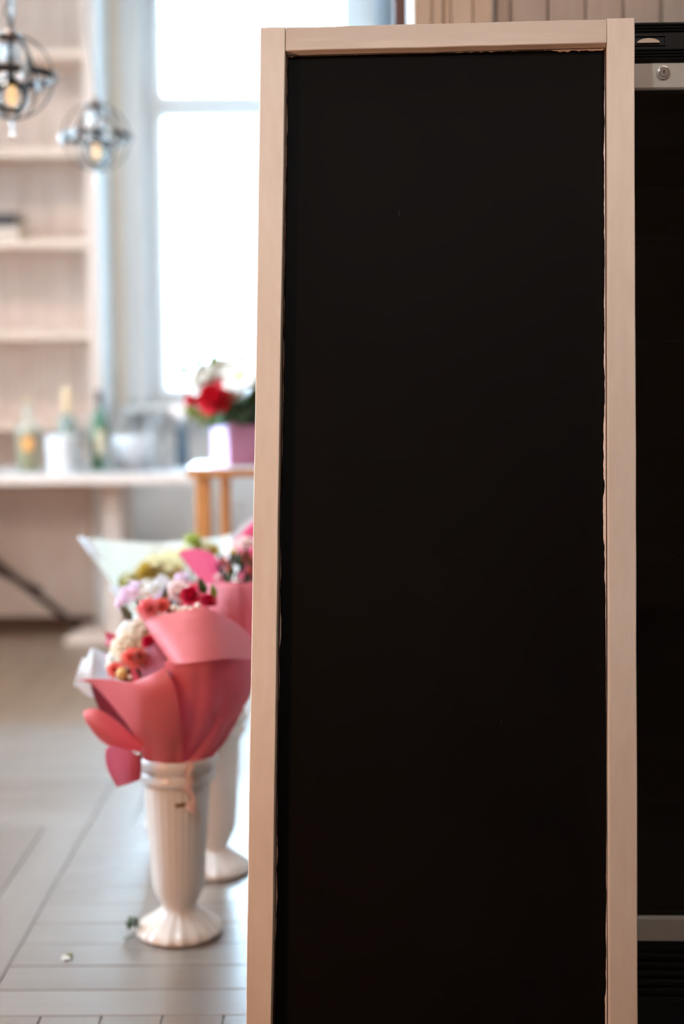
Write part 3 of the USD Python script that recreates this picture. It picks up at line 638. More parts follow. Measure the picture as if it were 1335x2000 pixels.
# ------------------------------------------------------------------ chalkboard leaning on the fridge
bx0, byw, blean, bip, BW, BL, BYY = -0.158, -0.0897, 0.1637, -0.0022, 0.6015, 1.7964, 2.1
bax = np.array([math.cos(byw), math.sin(byw), 0]); bn = np.array([-math.sin(byw), math.cos(byw), 0])
bup = math.cos(blean) * np.array([0, 0, 1.0]) + math.sin(blean) * bn
A2, U2 = math.cos(bip) * bax + math.sin(bip) * bup, math.cos(bip) * bup - math.sin(bip) * bax
N2 = np.cross(A2, U2)                 # towards the viewer
B_M = np.eye(4); B_M[:3, 0], B_M[:3, 1], B_M[:3, 2], B_M[:3, 3] = A2, U2, N2, [bx0, BYY, 0.0]
BB = lambda m: xform(m, B_M)
fwL, fwR, fwT, TH = 0.0405, 0.0432, 0.0395, 0.030
cbd = Thing('chalkboard', 'blank black chalkboard in a pale wooden frame leaning against the fridge', 'chalkboard', (bx0 + 0.3, BYY, 0))
def uneven(x0, x1, y0, y1, z0, z1, seed, along):
    """A sawn rail whose long edges waver by under a millimetre."""
    n = 60; s = np.linspace(0, 1, n); b = 0.0012
    wob = lambda k: (meshkit.fbm(np.stack([s * 9, 0 * s + k, 0 * s], 1), 3, seed) - 0.5) * 0.0016
    sec = []
    for i in range(n):
        lo, hi = wob(1)[i], wob(5)[i]
        if along == 'y':
            a0, a1 = x0 + lo, x1 + hi
            sec.append([(a0, z0), (a1, z0), (a1, z1 - b), (a1 - b, z1), (a0 + b, z1), (a0, z1 - b)])
        else:
            a0, a1 = y0 + lo, y1 + hi
            sec.append([(a0, z0), (a0, z1 - b), (a0 + b, z1), (a1 - b, z1), (a1, z1 - b), (a1, z0)])
    S = np.array(sec)
    if along == 'y': V = np.stack([S[..., 0], np.broadcast_to((y0 + (y1 - y0) * s)[:, None], S.shape[:2]), S[..., 1]], -1)
    else: V = np.stack([np.broadcast_to((x0 + (x1 - x0) * s)[:, None], S.shape[:2]), S[..., 0], S[..., 1]], -1)
    V = V.reshape(-1, 3); F = vf((V, grid_faces(n, 6, True)))[1]
    caps = [[0, k, k + 1] for k in range(1, 5)] + [[(n - 1) * 6, (n - 1) * 6 + k + 1, (n - 1) * 6 + k] for k in range(1, 5)]
    F = np.vstack([F, np.array(caps)])
    t = trimesh.Trimesh(V, F, process=False)
    if t.volume < 0: F = F[:, ::-1]
    return V, F
cbd.part('frame_upright', BB(uneven(0, fwL, 0, BL, -TH, 0, 1, 'y')), M['frame_v'], smooth=20)
cbd.part('frame_upright', BB(uneven(BW - fwR, BW, 0, BL, -TH, 0, 2, 'y')), M['frame_v'], smooth=20)
cbd.part('frame_rail', BB(uneven(fwL + .0008, BW - fwR - .0008, BL - fwT, BL - 0.0006, -TH, -0.0003, 3, 'x')), M['frame_h'], smooth=20)
cbd.part('frame_rail', BB(uneven(fwL + .0008, BW - fwR - .0008, 0.0, 0.05, -TH, -0.0003, 4, 'x')), M['frame_h'], smooth=20)
REC = 0.021
cbd.part('board_panel', BB(box(fwL - 0.004, BW - fwR + 0.004, 0.046, BL - fwT + 0.004, -TH + 0.001, -REC)), M['chalk'])
def ragged(n, wmax, seed, thr=0.45):
    s = np.linspace(0, 1, n)
    w = meshkit.fbm(np.stack([s * 70, 0 * s, 0 * s], 1), 4, seed) * meshkit.noise(np.stack([s * 9, 0 * s, 0 * s], 1), seed + 3) - thr * 0.35
    return s, np.clip(w, 0, 1) * wmax
for side, wmax, seed in (('r', 0.0062, 11), ('l', 0.0050, 12), ('t', 0.0080, 14)):
    s, w = ragged(420, wmax, seed, 0.18 if side == 'r' else 0.45)
    z = -REC + 0.0004
    if side == 't':
        xa = fwL + .0013 + s * (BW - fwL - fwR - .0026); yb = BL - fwT - 0.0013
        A, B = np.stack([xa, yb + 0 * s, z + 0 * s], 1), np.stack([xa, yb - w - 0.0001, z + 0 * s], 1)
    else:
        ya = 0.0517 + s * (BL - fwT - 0.053); xe = (BW - fwR - 0.0013) if side == 'r' else fwL + 0.0013; sg = -1 if side == 'r' else 1
        A, B = np.stack([xe + 0 * s, ya, z + 0 * s], 1), np.stack([xe + sg * (w + 0.0001), ya, z + 0 * s], 1)
    cbd.part('unpainted_edge', BB(solidify(np.stack([A, B], 1), 0.0004)), M['raw'], label='ragged strip of bare board along the frame')

# ------------------------------------------------------------------ vases
def vase(name, c, lab, group, s=1.0, base=1.0):
    t = Thing(name, lab, 'vase', c, group)
    hh = 0.400 * s
    prof = [(.001, 0.004), (.070, 0.0), (.088, 0.0), (.0935, .004), (.0945, .010), (.088, .019), (.072, .030), (.056, .041), (.044, .051), (.0385, .058), (.0375, .063), (.0395, .070), (.046, .082), (.0525, .097), (.0565, .115), (.0585, .14),
            (.0615, .19), (.0650, .24), (.0680, .29), (.0700, .325), (.0710, .338)]
    prof = [(r * (base if z < .05 else 1), z) for r, z in prof]
    fl_n = 28
    def mod(th, z, k):
        a = np.where((z > .085) & (z < .33), 0.010, np.where((z > .002) & (z < .05), 0.022, 0.0))
        return 1 + a * np.cos((fl_n if True else 1) * th) * np.clip((z - .085) / .03, 0, 1) * (z > .08) + np.where(z < .055, 0.016 * np.cos(18 * th), 0) * (z > .003)
    inner = [(.0665, .338), (.060, .25), (.052, .13), (.040, .09), (.001, .085)]
    np_ = len(prof)
    t.part('vase_body', lathe([(r, z * s) for r, z in prof + inner], 168, c, lambda th, z, k: np.where(k < np_, mod(th, z / s, k), 1.0)), M['vase'], smooth=45)
    col = [(.0665, .3385), (.0716, .3385), (.0780, .3395), (.0840, .345), (.0855, .352), (.0820, .361), (.0795, .3655), (.0835, .370), (.0900, .378), (.0915, .386), (.0890, .395), (.0850, .399), (.0815, .398), (.0790, .392), (.0700, .36)]
    t.part('collar', lathe([(r, z * s) for r, z in col] + [(.0665, .3385 * s)], 72, c), M['vase'], smooth=50, label='double ringed collar')
    return t
V1, V2, V3 = np.array([-0.360, 3.011, 0.0]), np.array([-0.322, 3.41, 0.0]), np.array([-0.452, 3.76, 0.0])
v1 = vase('flower_vase', V1, 'nearest white fluted floor vase holding the coral wrapped bouquet', 'white fluted floor vases')
vase('flower_vase', V2, 'white fluted floor vase behind the nearest one, partly hidden by the chalkboard', 'white fluted floor vases')
vase('flower_vase', V3, 'white fluted floor vase hidden behind the nearest vase, holding the cream wrapped bouquet', 'white fluted floor vases', base=0.9)
pl = at(354, 1573.5, V1[1] - 0.072)
ang = math.atan2(pl[1] - V1[1], pl[0] - V1[0]); th = ang + np.linspace(-0.17, 0.17, 7)
LV = np.stack([np.stack([V1[0] + 0.0712 * np.cos(th), V1[1] + 0.0712 * np.sin(th), np.full(7, pl[2] + q)], -1) for q in (-.0042, 0, .0042)], 0)
v1.part('sticker', solidify(LV, 0.0006), M['gold'], label='small gold sticker')

# ------------------------------------------------------------------ flowers
def petal_ring(V, F, count, tilt, L, W, phase, cup, r0, n=5, jit=0.12):
    for k in range(count):
        a0 = phase + k / count * 2 * PI + rng.uniform(-jit, jit); tl = tilt + rng.uniform(-.08, .08); LL = L * rng.uniform(.92, 1.06)
        v = np.linspace(0, 1, n); u = np.linspace(-1, 1, n)
        w = W * np.sin(np.clip(0.25 + v * 0.85, 0, 1) * PI * 0.62) * (1 - 0.35 * v ** 4)
        rr = r0 + LL * (np.sin(tl) * v + cup * (np.sin(v * PI) * .32) + 0.10 * np.sin(tl) * v ** 3)
        hh = LL * (np.cos(tl) * v - 0.06 * v ** 3 * math.sin(tl))
        A = a0 + u[None, :] * (w / np.maximum(rr, 0.25 * L + 1e-6))[:, None]
        edge = (u[None, :] ** 2) * v[:, None] * 0.10 * LL
        P = np.stack([(rr[:, None] - edge * .6) * np.cos(A), (rr[:, None] - edge * .6) * np.sin(A), hh[:, None] - edge * 0.5 + 0 * A], -1)
        base = sum(len(x) for x in V); V.append(P.reshape(-1, 3)); F.append(grid_faces(n, n) + base)
def rose(R):
    V, F = [], []
    for cnt, tilt, L, W, r0 in ((2, .05, .62, .34, .02), (3, .16, .72, .42, .05), (4, .34, .80, .5, .08), (5, .62, .86, .56, .1), (6, .95, .9, .58, .12), (6, 1.3, .92, .58, .12)):
        petal_ring(V, F, cnt, tilt, L * R, W * R, rng.uniform(0, 6.28), .55, r0 * R)
    v, f = vf((np.vstack(V), np.vstack(F))); v = v - [0, 0, R * 0.35]; return v, f
def mum(R, count=70, W=.13):
    V, F = [], []
    for k in range(count):
        q = (k + .5) / count; tilt = 0.12 + q * 1.55; a = k * 2.39996
        n = 4; v = np.linspace(0, 1, n); LL = R * rng.uniform(.85, 1.05)
        rr = LL * np.sin(tilt) * v + .05 * R; hh = LL * np.cos(tilt) * v + .12 * R * np.sin(v * PI) - .15 * R
        w = W * R * np.array([.5, 1, 1, .35])
        P = np.stack([np.stack([rr * np.cos(a) - s * w * np.sin(a), rr * np.sin(a) + s * w * np.cos(a), hh + abs(s) * .04 * R], -1) for s in (-1, 0, 1)], 1)
        base = sum(len(x) for x in V); V.append(P.reshape(-1, 3)); F.append(grid_faces(n, 3) + base)
    return vf((np.vstack(V), np.vstack(F)))
def open_flower(R, count=6):
    V, F = [], []
    petal_ring(V, F, count, 1.05, R, .42 * R, rng.uniform(0, 6.28), .5, .06 * R, 6)
    petal_ring(V, F, count, 1.35, R * 1.02, .45 * R, rng.uniform(0, 6.28), .4, .06 * R, 6)
    return vf((np.vstack(V), np.vstack(F)))
def spray(R, n=34, pr=.2):
    ms = []
    for k in range(n):
        d = rng.normal(size=3); d /= np.linalg.norm(d); d[2] = abs(d[2]) * .8
        p = d * R * rng.uniform(.45, 1.0)
        Vv, Ff = [], []
        petal_ring(Vv, Ff, 5, 1.2, R * pr * 1.3, R * pr * .6, rng.uniform(0, 6), .3, R * .02, 3)
        ms.append(orient((np.vstack(Vv), np.vstack(Ff)), p, d + [0, 0, .3]))
    return join(*ms)
def leaf(L, W, bend=.3):
    v = np.linspace(0, 1, 9); u = np.linspace(-1, 1, 5)
    w = W * np.sin(PI * v ** .8) ** .8 * (1 - .15 * v)
    P = np.stack([u[None] * w[:, None], L * (v[:, None] + 0 * u[None]) * math.cos(bend * .5), L * bend * (v[:, None] - v[:, None] ** 2 * 1.4) + np.abs(u[None]) * w[:, None] * .3], -1)
    return solidify(P, 0.0006)
class Bouquet:
    def __init__(s, name, label, loc, neck):
        s.t = Thing(name, label, 'bouquet', loc); s.neck = np.array(neck, float); s.heads = []
    def head(s, kind, px, py, Y, rpx, mat_, label=None, name=None, d=None, stem=True):
        p = at(px, py, Y); R = rpx * (Y * 1.0) / FPX
        dd = p - s.neck; dd = dd / np.linalg.norm(dd) + np.array([0, -0.75, 0.1]) if d is None else np.array(d, float)
        geo = {'rose': rose, 'mum': mum, 'open': open_flower, 'spray': spray}[kind](R)
        pp = s.t.part(name or {'rose': 'rose', 'mum': 'chrysanthemum', 'open': 'open_flower', 'spray': 'flower_spray'}[kind], orient(geo, p, dd, rng.uniform(0, 6)), M[mat_], label=label, smooth=True)
        if kind == 'open':
            s.t.part('flower_center', orient(sphere((0, 0, R * .12), (R * .2, R * .2, R * .12), 2), p, dd), M['brightyellow'], parent=pp, smooth=True, label='yellow flower center')
        if stem: s.heads.append(p - dd / np.linalg.norm(dd) * R * .3)
        return pp
    def ball(s, px, py, Y, rpx, mat_, name, label=None):
        p = at(px, py, Y); s.t.part(name, sphere(p, rpx * Y / FPX, 2), M[mat_], smooth=True, label=label); s.heads.append(p)
    def leaf(s, px, py, Y, lpx, wpx, d, mat_, spin=0.0, label=None):
        p = at(px, py, Y); k = Y / FPX
        v, f = leaf(lpx * k, wpx * k)
        d = np.array(d, float); d /= np.linalg.norm(d)
        side = np.cross(d, [0, -1, 0.25]); side /= np.linalg.norm(side); up = np.cross(side, d)
        c, q = math.cos(spin), math.sin(spin); s2, u2 = c * side + q * up, c * up - q * side
        s.t.part('leaf', (v[:, [0]] * s2 + v[:, [1]] * d + v[:, [2]] * u2 + p, f), M[mat_], smooth=True, label=label)
    def stems(s, low, r=0.0022, spread=0.02):
        ms = []
        for k, p in enumerate(s.heads):
            j = rng.normal(size=3) * spread * [1, 1, 0]; a = s.neck + np.clip(j, -.03, .03); b = low + np.clip(-j * .8, -.03, .03)
            pts = [p, p * .5 + a * .5 + [0, 0, -.01], a, b]
            ms.append(tube(pts, r, 5))
        s.t.part('stems', join(*ms), M['stem'], kind='stuff')

# ---- bouquet 1, coral paper, in the nearest vase
b1 = Bouquet('wrapped_bouquet', 'large coral paper wrapped bouquet of roses standing in the nearest vase', V1 + [0, 0, 0.13], V1 + [0, 0, 0.39])
Y = V1[1]
b1.t.part('wrapping_sheet', sheet([
    [(273, 1203, Y - .05), (330, 1197, Y - .085), (400, 1189, Y - .085), (452, 1212, Y - .05), (500, 1250, Y + .01)],
    [(302, 1250, Y - .11), (345, 1246, Y - .15), (402, 1243, Y - .15), (454, 1254, Y - .11), (502, 1274, Y - .02)],
    [(334, 1298, Y - .17), (362, 1296, Y - .205), (406, 1291, Y - .205), (456, 1286, Y - .155), (505, 1292, Y - .05)]], m=30, n=40, wob=.003, seed=3, k=2), M['coral'], smooth=True, label='broad coral collar of the paper folded outward at the top')
b1.t.part('wrapping_sheet', sheet([
    [(322, 1290, Y - .165), (362, 1294, Y - .197), (406, 1290, Y - .197), (452, 1286, Y - .15), (500, 1296, Y - .04)],
    [(316, 1362, Y - .135), (352, 1364, Y - .155), (396, 1364, Y - .152), (442, 1362, Y - .11), (484, 1366, Y - .03)],
    [(298, 1438, Y - .082), (334, 1440, Y - .095), (372, 1440, Y - .090), (412, 1438, Y - .065), (444, 1436, Y - .02)],
    [(292, 1484, Y - .052), (318, 1490, Y - .066), (346, 1492, Y - .068), (374, 1490, Y - .064), (400, 1484, Y - .045)]], m=40, n=44, wob=.0045, seed=4, fold=0.006, nf=3), M['coral'], smooth=True, label='creased coral paper front below the collar')
b1.t.part('wrapping_sheet', sheet([
    [(150, 1329, Y - .00), (189, 1325, Y - .06), (228, 1329, Y - .12), (266, 1329, Y - .155), (320, 1304, Y - .185)],
    [(197, 1350, Y - .03), (228, 1358, Y - .10), (262, 1362, Y - .15), (296, 1360, Y - .18), (344, 1352, Y - .19)],
    [(236, 1398, Y - .06), (260, 1404, Y - .11), (286, 1408, Y - .14), (314, 1408, Y - .155), (352, 1402, Y - .16)],
    [(268, 1442, Y - .065), (286, 1447, Y - .09), (306, 1452, Y - .105), (328, 1453, Y - .112), (356, 1452, Y - .11)],
    [(284, 1482, Y - .052), (298, 1486, Y - .062), (314, 1489, Y - .070), (334, 1491, Y - .073), (356, 1490, Y - .072)]], m=34, n=34, wob=.003, seed=5, fold=0.004, nf=2), M['coral'], smooth=True, label='dusky coral sheet pointing left')
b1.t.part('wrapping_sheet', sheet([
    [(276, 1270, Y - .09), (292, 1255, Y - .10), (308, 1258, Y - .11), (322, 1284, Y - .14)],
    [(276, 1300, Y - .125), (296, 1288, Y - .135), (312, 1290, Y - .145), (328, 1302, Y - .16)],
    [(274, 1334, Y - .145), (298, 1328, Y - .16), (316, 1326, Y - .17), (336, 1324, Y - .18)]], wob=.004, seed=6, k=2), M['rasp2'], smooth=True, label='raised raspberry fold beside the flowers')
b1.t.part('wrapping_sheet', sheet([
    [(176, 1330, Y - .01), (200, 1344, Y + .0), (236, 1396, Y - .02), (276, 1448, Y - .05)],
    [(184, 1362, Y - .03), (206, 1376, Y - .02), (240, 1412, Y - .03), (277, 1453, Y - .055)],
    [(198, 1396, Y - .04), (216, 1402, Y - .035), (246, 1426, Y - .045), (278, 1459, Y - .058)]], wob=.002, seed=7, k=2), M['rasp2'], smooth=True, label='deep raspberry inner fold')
b1.t.part('wrapping_sheet', sheet([
    [(163, 1390, Y - .05), (200, 1389, Y - .055), (240, 1418, Y - .062), (277, 1450, Y - .068)],
    [(169, 1412, Y - .075), (204, 1424, Y - .085), (240, 1442, Y - .082), (277, 1460, Y - .075)],
    [(190, 1440, Y - .06), (216, 1458, Y - .068), (246, 1466, Y - .074), (278, 1470, Y - .072)]], wob=.002, seed=8), M['coral'], smooth=True, label='coral flap curling out to the left')
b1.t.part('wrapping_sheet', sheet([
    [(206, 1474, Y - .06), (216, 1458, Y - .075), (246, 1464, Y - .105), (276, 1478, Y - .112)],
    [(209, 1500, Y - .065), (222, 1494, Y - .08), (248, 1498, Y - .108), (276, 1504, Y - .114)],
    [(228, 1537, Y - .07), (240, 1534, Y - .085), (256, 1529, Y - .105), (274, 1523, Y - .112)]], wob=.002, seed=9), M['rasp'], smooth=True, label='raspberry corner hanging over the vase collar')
b1.t.part('tissue_sheet', sheet([
    [(162, 1283, Y + .05), (171, 1284, Y + .045), (180, 1266, Y + .04), (206, 1276, Y + .06), (226, 1290, Y + .08)],
    [(153, 1306, Y + .03), (168, 1306, Y + .025), (184, 1302, Y + .02), (206, 1306, Y + .05), (228, 1324, Y + .07)],
    [(144, 1338, Y + .01), (160, 1350, Y + .01), (178, 1361, Y + .01), (204, 1368, Y + .03), (230, 1380, Y + .04)]], wob=.002, seed=10, k=2), M['tissue'], smooth=True, label='white tissue showing at the left')
b1.t.part('tissue_sheet', sheet([
    [(286, 1160, Y + .10), (306, 1126, Y + .12), (322, 1124, Y + .12), (346, 1150, Y + .1)],
    [(288, 1180, Y + .09), (308, 1172, Y + .1), (326, 1172, Y + .1), (348, 1178, Y + .09)],
    [(290, 1230, Y + .07), (310, 1232, Y + .08), (330, 1232, Y + .08), (350, 1230, Y + .07)]], wob=.002, seed=11), M['tissue'], smooth=True, label='white tissue tip among the flowers')
# paper round the back of the bouquet
a = np.linspace(-0.25, PI - 0.45, 40); cv = []
for z, r in ((0.395, .055), (0.46, .08), (0.53, .115), (0.60, .145), (0.645, .16)):
    cv.append(np.stack([V1[0] - .015 + r * np.cos(a), V1[1] + .0 + r * np.sin(a) * .85, z + .012 * np.sin(a * 5) * (z > .5)], -1))
cv = np.array(cv); cv = np.stack([RectBivariateSpline(np.arange(5), np.arange(40), cv[..., k], kx=3, ky=3, s=0)(np.linspace(0, 4, 20), np.linspace(0, 39, 60)) for k in range(3)], -1)
b1.t.part('wrapping_sheet', solidify(cv, .0008), M['coral'], smooth=True, label='coral sheet round the back')
for kind, px, py, dy, r, m, lab in (
    ('rose', 346, 1152, .03, 26, 'blush', 'blush white rose'), ('rose', 372, 1160, -.02, 22, 'crimson', 'crimson rose'), ('rose', 407, 1171, .0, 17, 'crimson', 'small crimson rose at the right'),
    ('spray', 262, 1160, .0, 28, 'lav', 'lilac white flower spray'), ('spray', 290, 1156, .0, 28, 'whitef', 'white flower spray'), ('spray', 242, 1174, .01, 20, 'lav', 'lilac flower spray at the left'), ('spray', 312, 1168, .03, 18, 'lav', 'lilac flower spray by the blush rose'),
    ('spray', 356, 1130, .08, 18, 'lav', 'lilac flower spray at the top'), ('mum', 290, 1190, -.05, 27, 'pinkc', 'coral pink carnation'), ('mum', 316, 1184, -.04, 20, 'coralf', 'small coral carnation'),
    ('rose', 246, 1258, -.05, 36, 'cream', 'large cream rose'), ('rose', 274, 1230, -.04, 32, 'cream', 'cream rose'), ('rose', 230, 1288, -.05, 30, 'whitef', 'white rose'), ('rose', 290, 1252, -.10, 15, 'crimson', 'crimson rose bud'), ('rose', 250, 1228, -.02, 26, 'whitef', 'white rose higher up'),
    ('mum', 258, 1286, -.11, 24, 'coralf', 'coral carnation at the left'), ('mum', 226, 1310, -.10, 20, 'coralf', 'coral carnation by the tissue'), ('mum', 274, 1282, -.12, 20, 'salmon', 'salmon carnation'), ('spray', 254, 1218, .02, 12, 'coralf', 'coral flower spray'), ('spray', 214, 1256, .02, 9, 'pinkf', 'pink flower spray')):
    b1.head(kind, px, py, Y + dy, r, m, lab)
for px, py in ((339, 1187), (350, 1191), (361, 1189), (372, 1191), (386, 1184)): b1.ball(px, py, Y - .055, 6.5, 'berry', 'berry')
b1.ball(238, 1316, Y - .135, 12, 'golden_ball', 'ball_flower', 'golden ball flower'); b1.ball(254, 1322, Y - .135, 5, 'berry', 'berry')
for px, py, l, w, d, m in ((322, 1182, 40, 7, (.05, 0, 1), 'greyleaf'), (258, 1212, 40, 9, (-.6, 0, .8), 'greyleaf'), (340, 1192, 34, 7, (-.5, 0, .7), 'leaf'), (420, 1168, 30, 7, (-.2, 0, 1), 'limeleaf'), (268, 1262, 34, 4, (-.4, 0, 1), 'greyleaf'), (256, 1252, 30, 5, (-1, 0, .25), 'greyleaf'), (400, 1160, 34, 9, (-.3, 0, 1), 'leaf'), (300, 1204, 36, 8, (.3, 0, 1), 'darkleaf'), (330, 1204, 36, 9, (.2, 0, 1), 'darkleaf'), (278, 1300, 60, 14, (-.4, 0, 1), 'darkleaf'), (250, 1320, 60, 16, (-.3, 0, 1), 'darkleaf')):
    b1.leaf(px, py, Y - .02, l, w, d, m)
b1.stems(V1 + [0, 0, .15])
# curled ribbon ends in front of the vase
rp = [(366, 1486, -.098), (369, 1500, -.102), (364, 1514, -.100), (371, 1528, -.090), (366, 1542, -.086), (375, 1556, -.084), (372, 1572, -.082), (380, 1588, -.080)]
rv = []
for k, (px, py, dy) in enumerate(rp):
    w = 0.0065 * (0.5 + abs(math.sin(k * 1.3))); p = at(px, py, Y + dy); rv.append([p - [w, 0, 0], p + [0, -.004 * math.cos(k * 1.9), 0], p + [w, 0, 0]])
rv = np.array(rv); rv = np.stack([RectBivariateSpline(np.arange(8), np.arange(3), rv[..., k], kx=3, ky=2, s=0)(np.linspace(0, 7, 40), np.linspace(0, 2, 5)) for k in range(3)], -1)
b1.t.part('ribbon', solidify(rv, .0005), M['ribbon'], smooth=True, label='pale curled ribbon')

# ---- bouquet 2, pink paper, in the second vase
Y = V2[1]
b2 = Bouquet('wrapped_bouquet', 'hot pink paper wrapped bouquet with dark stems next to the chalkboard frame', V2 + [0, 0, 0.13], V2 + [0, 0, 0.39])
b2.t.part('wrapping_sheet', sheet([
    [(348, 1079, Y - .02), (366, 1074, Y + .0), (397, 1075, Y + .02), (432, 1100, Y + .02)],
    [(366, 1104, Y - .04), (386, 1104, Y - .03), (410, 1108, Y - .02), (434, 1122, Y + .0)],
    [(394, 1136, Y - .07), (404, 1140, Y - .065), (420, 1142, Y - .06), (438, 1144, Y - .05)]], wob=.002, seed=21), M['hot'], smooth=True, label='hot pink flap pointing left')
b2.t.part('wrapping_sheet', sheet([
    [(392, 1076, Y + .03), (408, 1082, Y + .035), (424, 1091, Y + .04), (440, 1102, Y + .045)],
    [(396, 1082, Y + .03), (410, 1088, Y + .035), (426, 1097, Y + .04), (442, 1110, Y + .045)],
    [(400, 1094, Y + .028), (414, 1102, Y + .033), (430, 1110, Y + .04), (446, 1124, Y + .045)]], wob=.001, seed=22), M['tissue'], smooth=True, label='white underside edge of the pink flap')
b2.t.part('wrapping_sheet', sheet([
    [(392, 1134, Y - .07), (420, 1140, Y - .10), (452, 1138, Y - .12), (476, 1140, Y - .12), (520, 1122, Y - .08)],
    [(404, 1170, Y - .09), (428, 1176, Y - .125), (456, 1178, Y - .145), (482, 1176, Y - .14), (524, 1166, Y - .1)],
    [(400, 1220, Y - .09), (428, 1228, Y - .125), (456, 1230, Y - .14), (484, 1228, Y - .135), (522, 1226, Y - .1)],
    [(398, 1290, Y - .07), (426, 1296, Y - .10), (452, 1298, Y - .11), (478, 1298, Y - .105), (504, 1296, Y - .07)],
    [(394, 1372, Y - .045), (408, 1376, Y - .06), (424, 1378, Y - .066), (440, 1376, Y - .062), (456, 1372, Y - .045)]], m=34, n=34, wob=.004, seed=23, fold=.005, nf=3), M['pink2'], smooth=True, label='pink paper sheet in front')
b2.t.part('wrapping_sheet', sheet([
    [(458, 1056, Y + .06), (474, 1040, Y + .06), (500, 1016, Y + .05), (530, 1000, Y + .04)],
    [(464, 1080, Y + .06), (482, 1074, Y + .06), (506, 1064, Y + .06), (534, 1054, Y + .05)],
    [(470, 1130, Y + .05), (488, 1130, Y + .05), (508, 1130, Y + .05), (530, 1130, Y + .05)]], wob=.002, seed=24), M['hot'], smooth=True, label='pink sheet rising at the back')
b2.t.part('wrapping_sheet', sheet([
    [(448, 1050, Y + .075), (468, 1030, Y + .075), (498, 1004, Y + .07), (530, 980, Y + .06)],
    [(456, 1066, Y + .075), (476, 1052, Y + .075), (504, 1034, Y + .07), (534, 1016, Y + .06)]], wob=.001, seed=25), M['tissue'], smooth=True, label='white lining at the back')
a = np.linspace(0.1, PI - .1, 30)
cv = np.array([np.stack([V2[0] + .02 + r * np.cos(a), V2[1] + r * np.sin(a) * .8, z + 0 * a], -1) for z, r in ((.395, .055), (.5, .09), (.6, .12), (.70, .135))])
b2.t.part('wrapping_sheet', solidify(cv, .0008), M['pink2'], smooth=True, label='pink sheet round the back')
for kind, px, py, dy, r, m, lab in (('rose', 480, 1058, .0, 17, 'blush', 'pale pink rose'), ('rose', 482, 1086, -.03, 14, 'salmon', 'salmon rose'), ('spray', 458, 1064, .02, 12, 'blush', 'pale pink flower spray'), ('mum', 455, 1080, -.02, 9, 'brightyellow', 'small yellow flower'),
                                    ('spray', 440, 1092, -.02, 11, 'salmon', 'salmon flower spray'), ('spray', 426, 1128, -.07, 9, 'blush', 'blush flower spray at the left'), ('mum', 470, 1128, -.09, 8, 'pinkf', 'small pink flower'), ('spray', 444, 1112, -.05, 9, 'salmon', 'salmon buds'), ('rose', 492, 1112, -.05, 12, 'salmon', 'salmon rose by the frame'), ('spray', 448, 1100, -.03, 8, 'pinkf', 'pink buds')):
    b2.head(kind, px, py, Y + dy, r, m, lab)
for k in range(26):
    px, py = 440 + rng.uniform(0, 56), 1100 + rng.uniform(0, 44)
    b2.leaf(px, py, Y - .04 + rng.uniform(-.03, .03), rng.uniform(22, 46), rng.uniform(3, 6), (rng.uniform(-.7, .5), rng.uniform(-.3, .2), 1), ('darkleaf', 'darkleaf', 'leaf')[k % 3], rng.uniform(-.6, .6))
b2.stems(V2 + [0, 0, .15])

# ---- bouquet 3, cream wrap, in the vase at the back
Y = V3[1]
b3 = Bouquet('wrapped_bouquet', 'yellow and cream bouquet fanned in white wrap behind the pink bouquets', V3 + [0, 0, 0.13], V3 + [0, 0, 0.39])
b3.t.part('wrapping_sheet', sheet([
    [(154, 1049, Y + .0), (190, 1053, Y + .05), (235, 1057, Y + .09), (290, 1060, Y + .12), (345, 1058, Y + .13), (400, 1052, Y + .12), (450, 1044, Y + .1), (505, 1010, Y + .05)],
    [(180, 1088, Y + .0), (212, 1092, Y + .04), (250, 1095, Y + .08), (296, 1097, Y + .11), (345, 1097, Y + .115), (396, 1094, Y + .11), (440, 1088, Y + .09), (494, 1066, Y + .05)],
    [(214, 1138, Y + .0), (238, 1142, Y + .03), (268, 1146, Y + .065), (306, 1150, Y + .09), (348, 1152, Y + .10), (390, 1150, Y + .09), (428, 1144, Y + .07), (474, 1130, Y + .04)],
    [(248, 1200, Y + .0), (266, 1206, Y + .02), (290, 1214, Y + .045), (318, 1220, Y + .065), (350, 1222, Y + .07), (380, 1218, Y + .065), (410, 1212, Y + .05), (444, 1200, Y + .03)],
    [(312, 1334, Y + .01), (322, 1338, Y + .02), (332, 1342, Y + .03), (344, 1344, Y + .04), (356, 1344, Y + .04), (366, 1342, Y + .03), (376, 1338, Y + .02), (386, 1334, Y + .01)]], m=40, n=48, wob=.004, seed=31, fold=.005, nf=5), M['cream_wrap'], smooth=True, label='wide white wrap fanned open')
for rows, sd, lab in (([[(152, 1048, Y - .01), (166, 1050, Y - .02), (182, 1058, Y - .02)], [(160, 1060, Y - .01), (172, 1064, Y - .02), (186, 1070, Y - .02)], [(184, 1090, Y - .005), (192, 1092, Y - .01), (202, 1096, Y - .01)]], 32, 'folded white tip of the wrap'),
                      ([[(214, 1146, Y - .02), (224, 1142, Y - .03), (238, 1148, Y - .03)], [(222, 1158, Y - .02), (232, 1156, Y - .03), (244, 1160, Y - .03)], [(236, 1178, Y - .015), (246, 1178, Y - .02), (256, 1180, Y - .02)]], 33, 'lower white fold of the wrap')):
    b3.t.part('wrapping_sheet', sheet(rows, m=12, n=12, wob=.001, seed=sd), M['tissue'], smooth=True, label=lab)
a = np.linspace(PI + .15, 2 * PI - .15, 30)
cv = np.array([np.stack([V3[0] + r * np.cos(a), V3[1] + r * np.sin(a) * .8, z + 0 * a], -1) for z, r in ((.395, .05), (.46, .075), (.53, .1), (.58, .115))])
b3.t.part('wrapping_sheet', solidify(cv, .0008), M['cream_wrap'], smooth=True, label='white wrap in front')
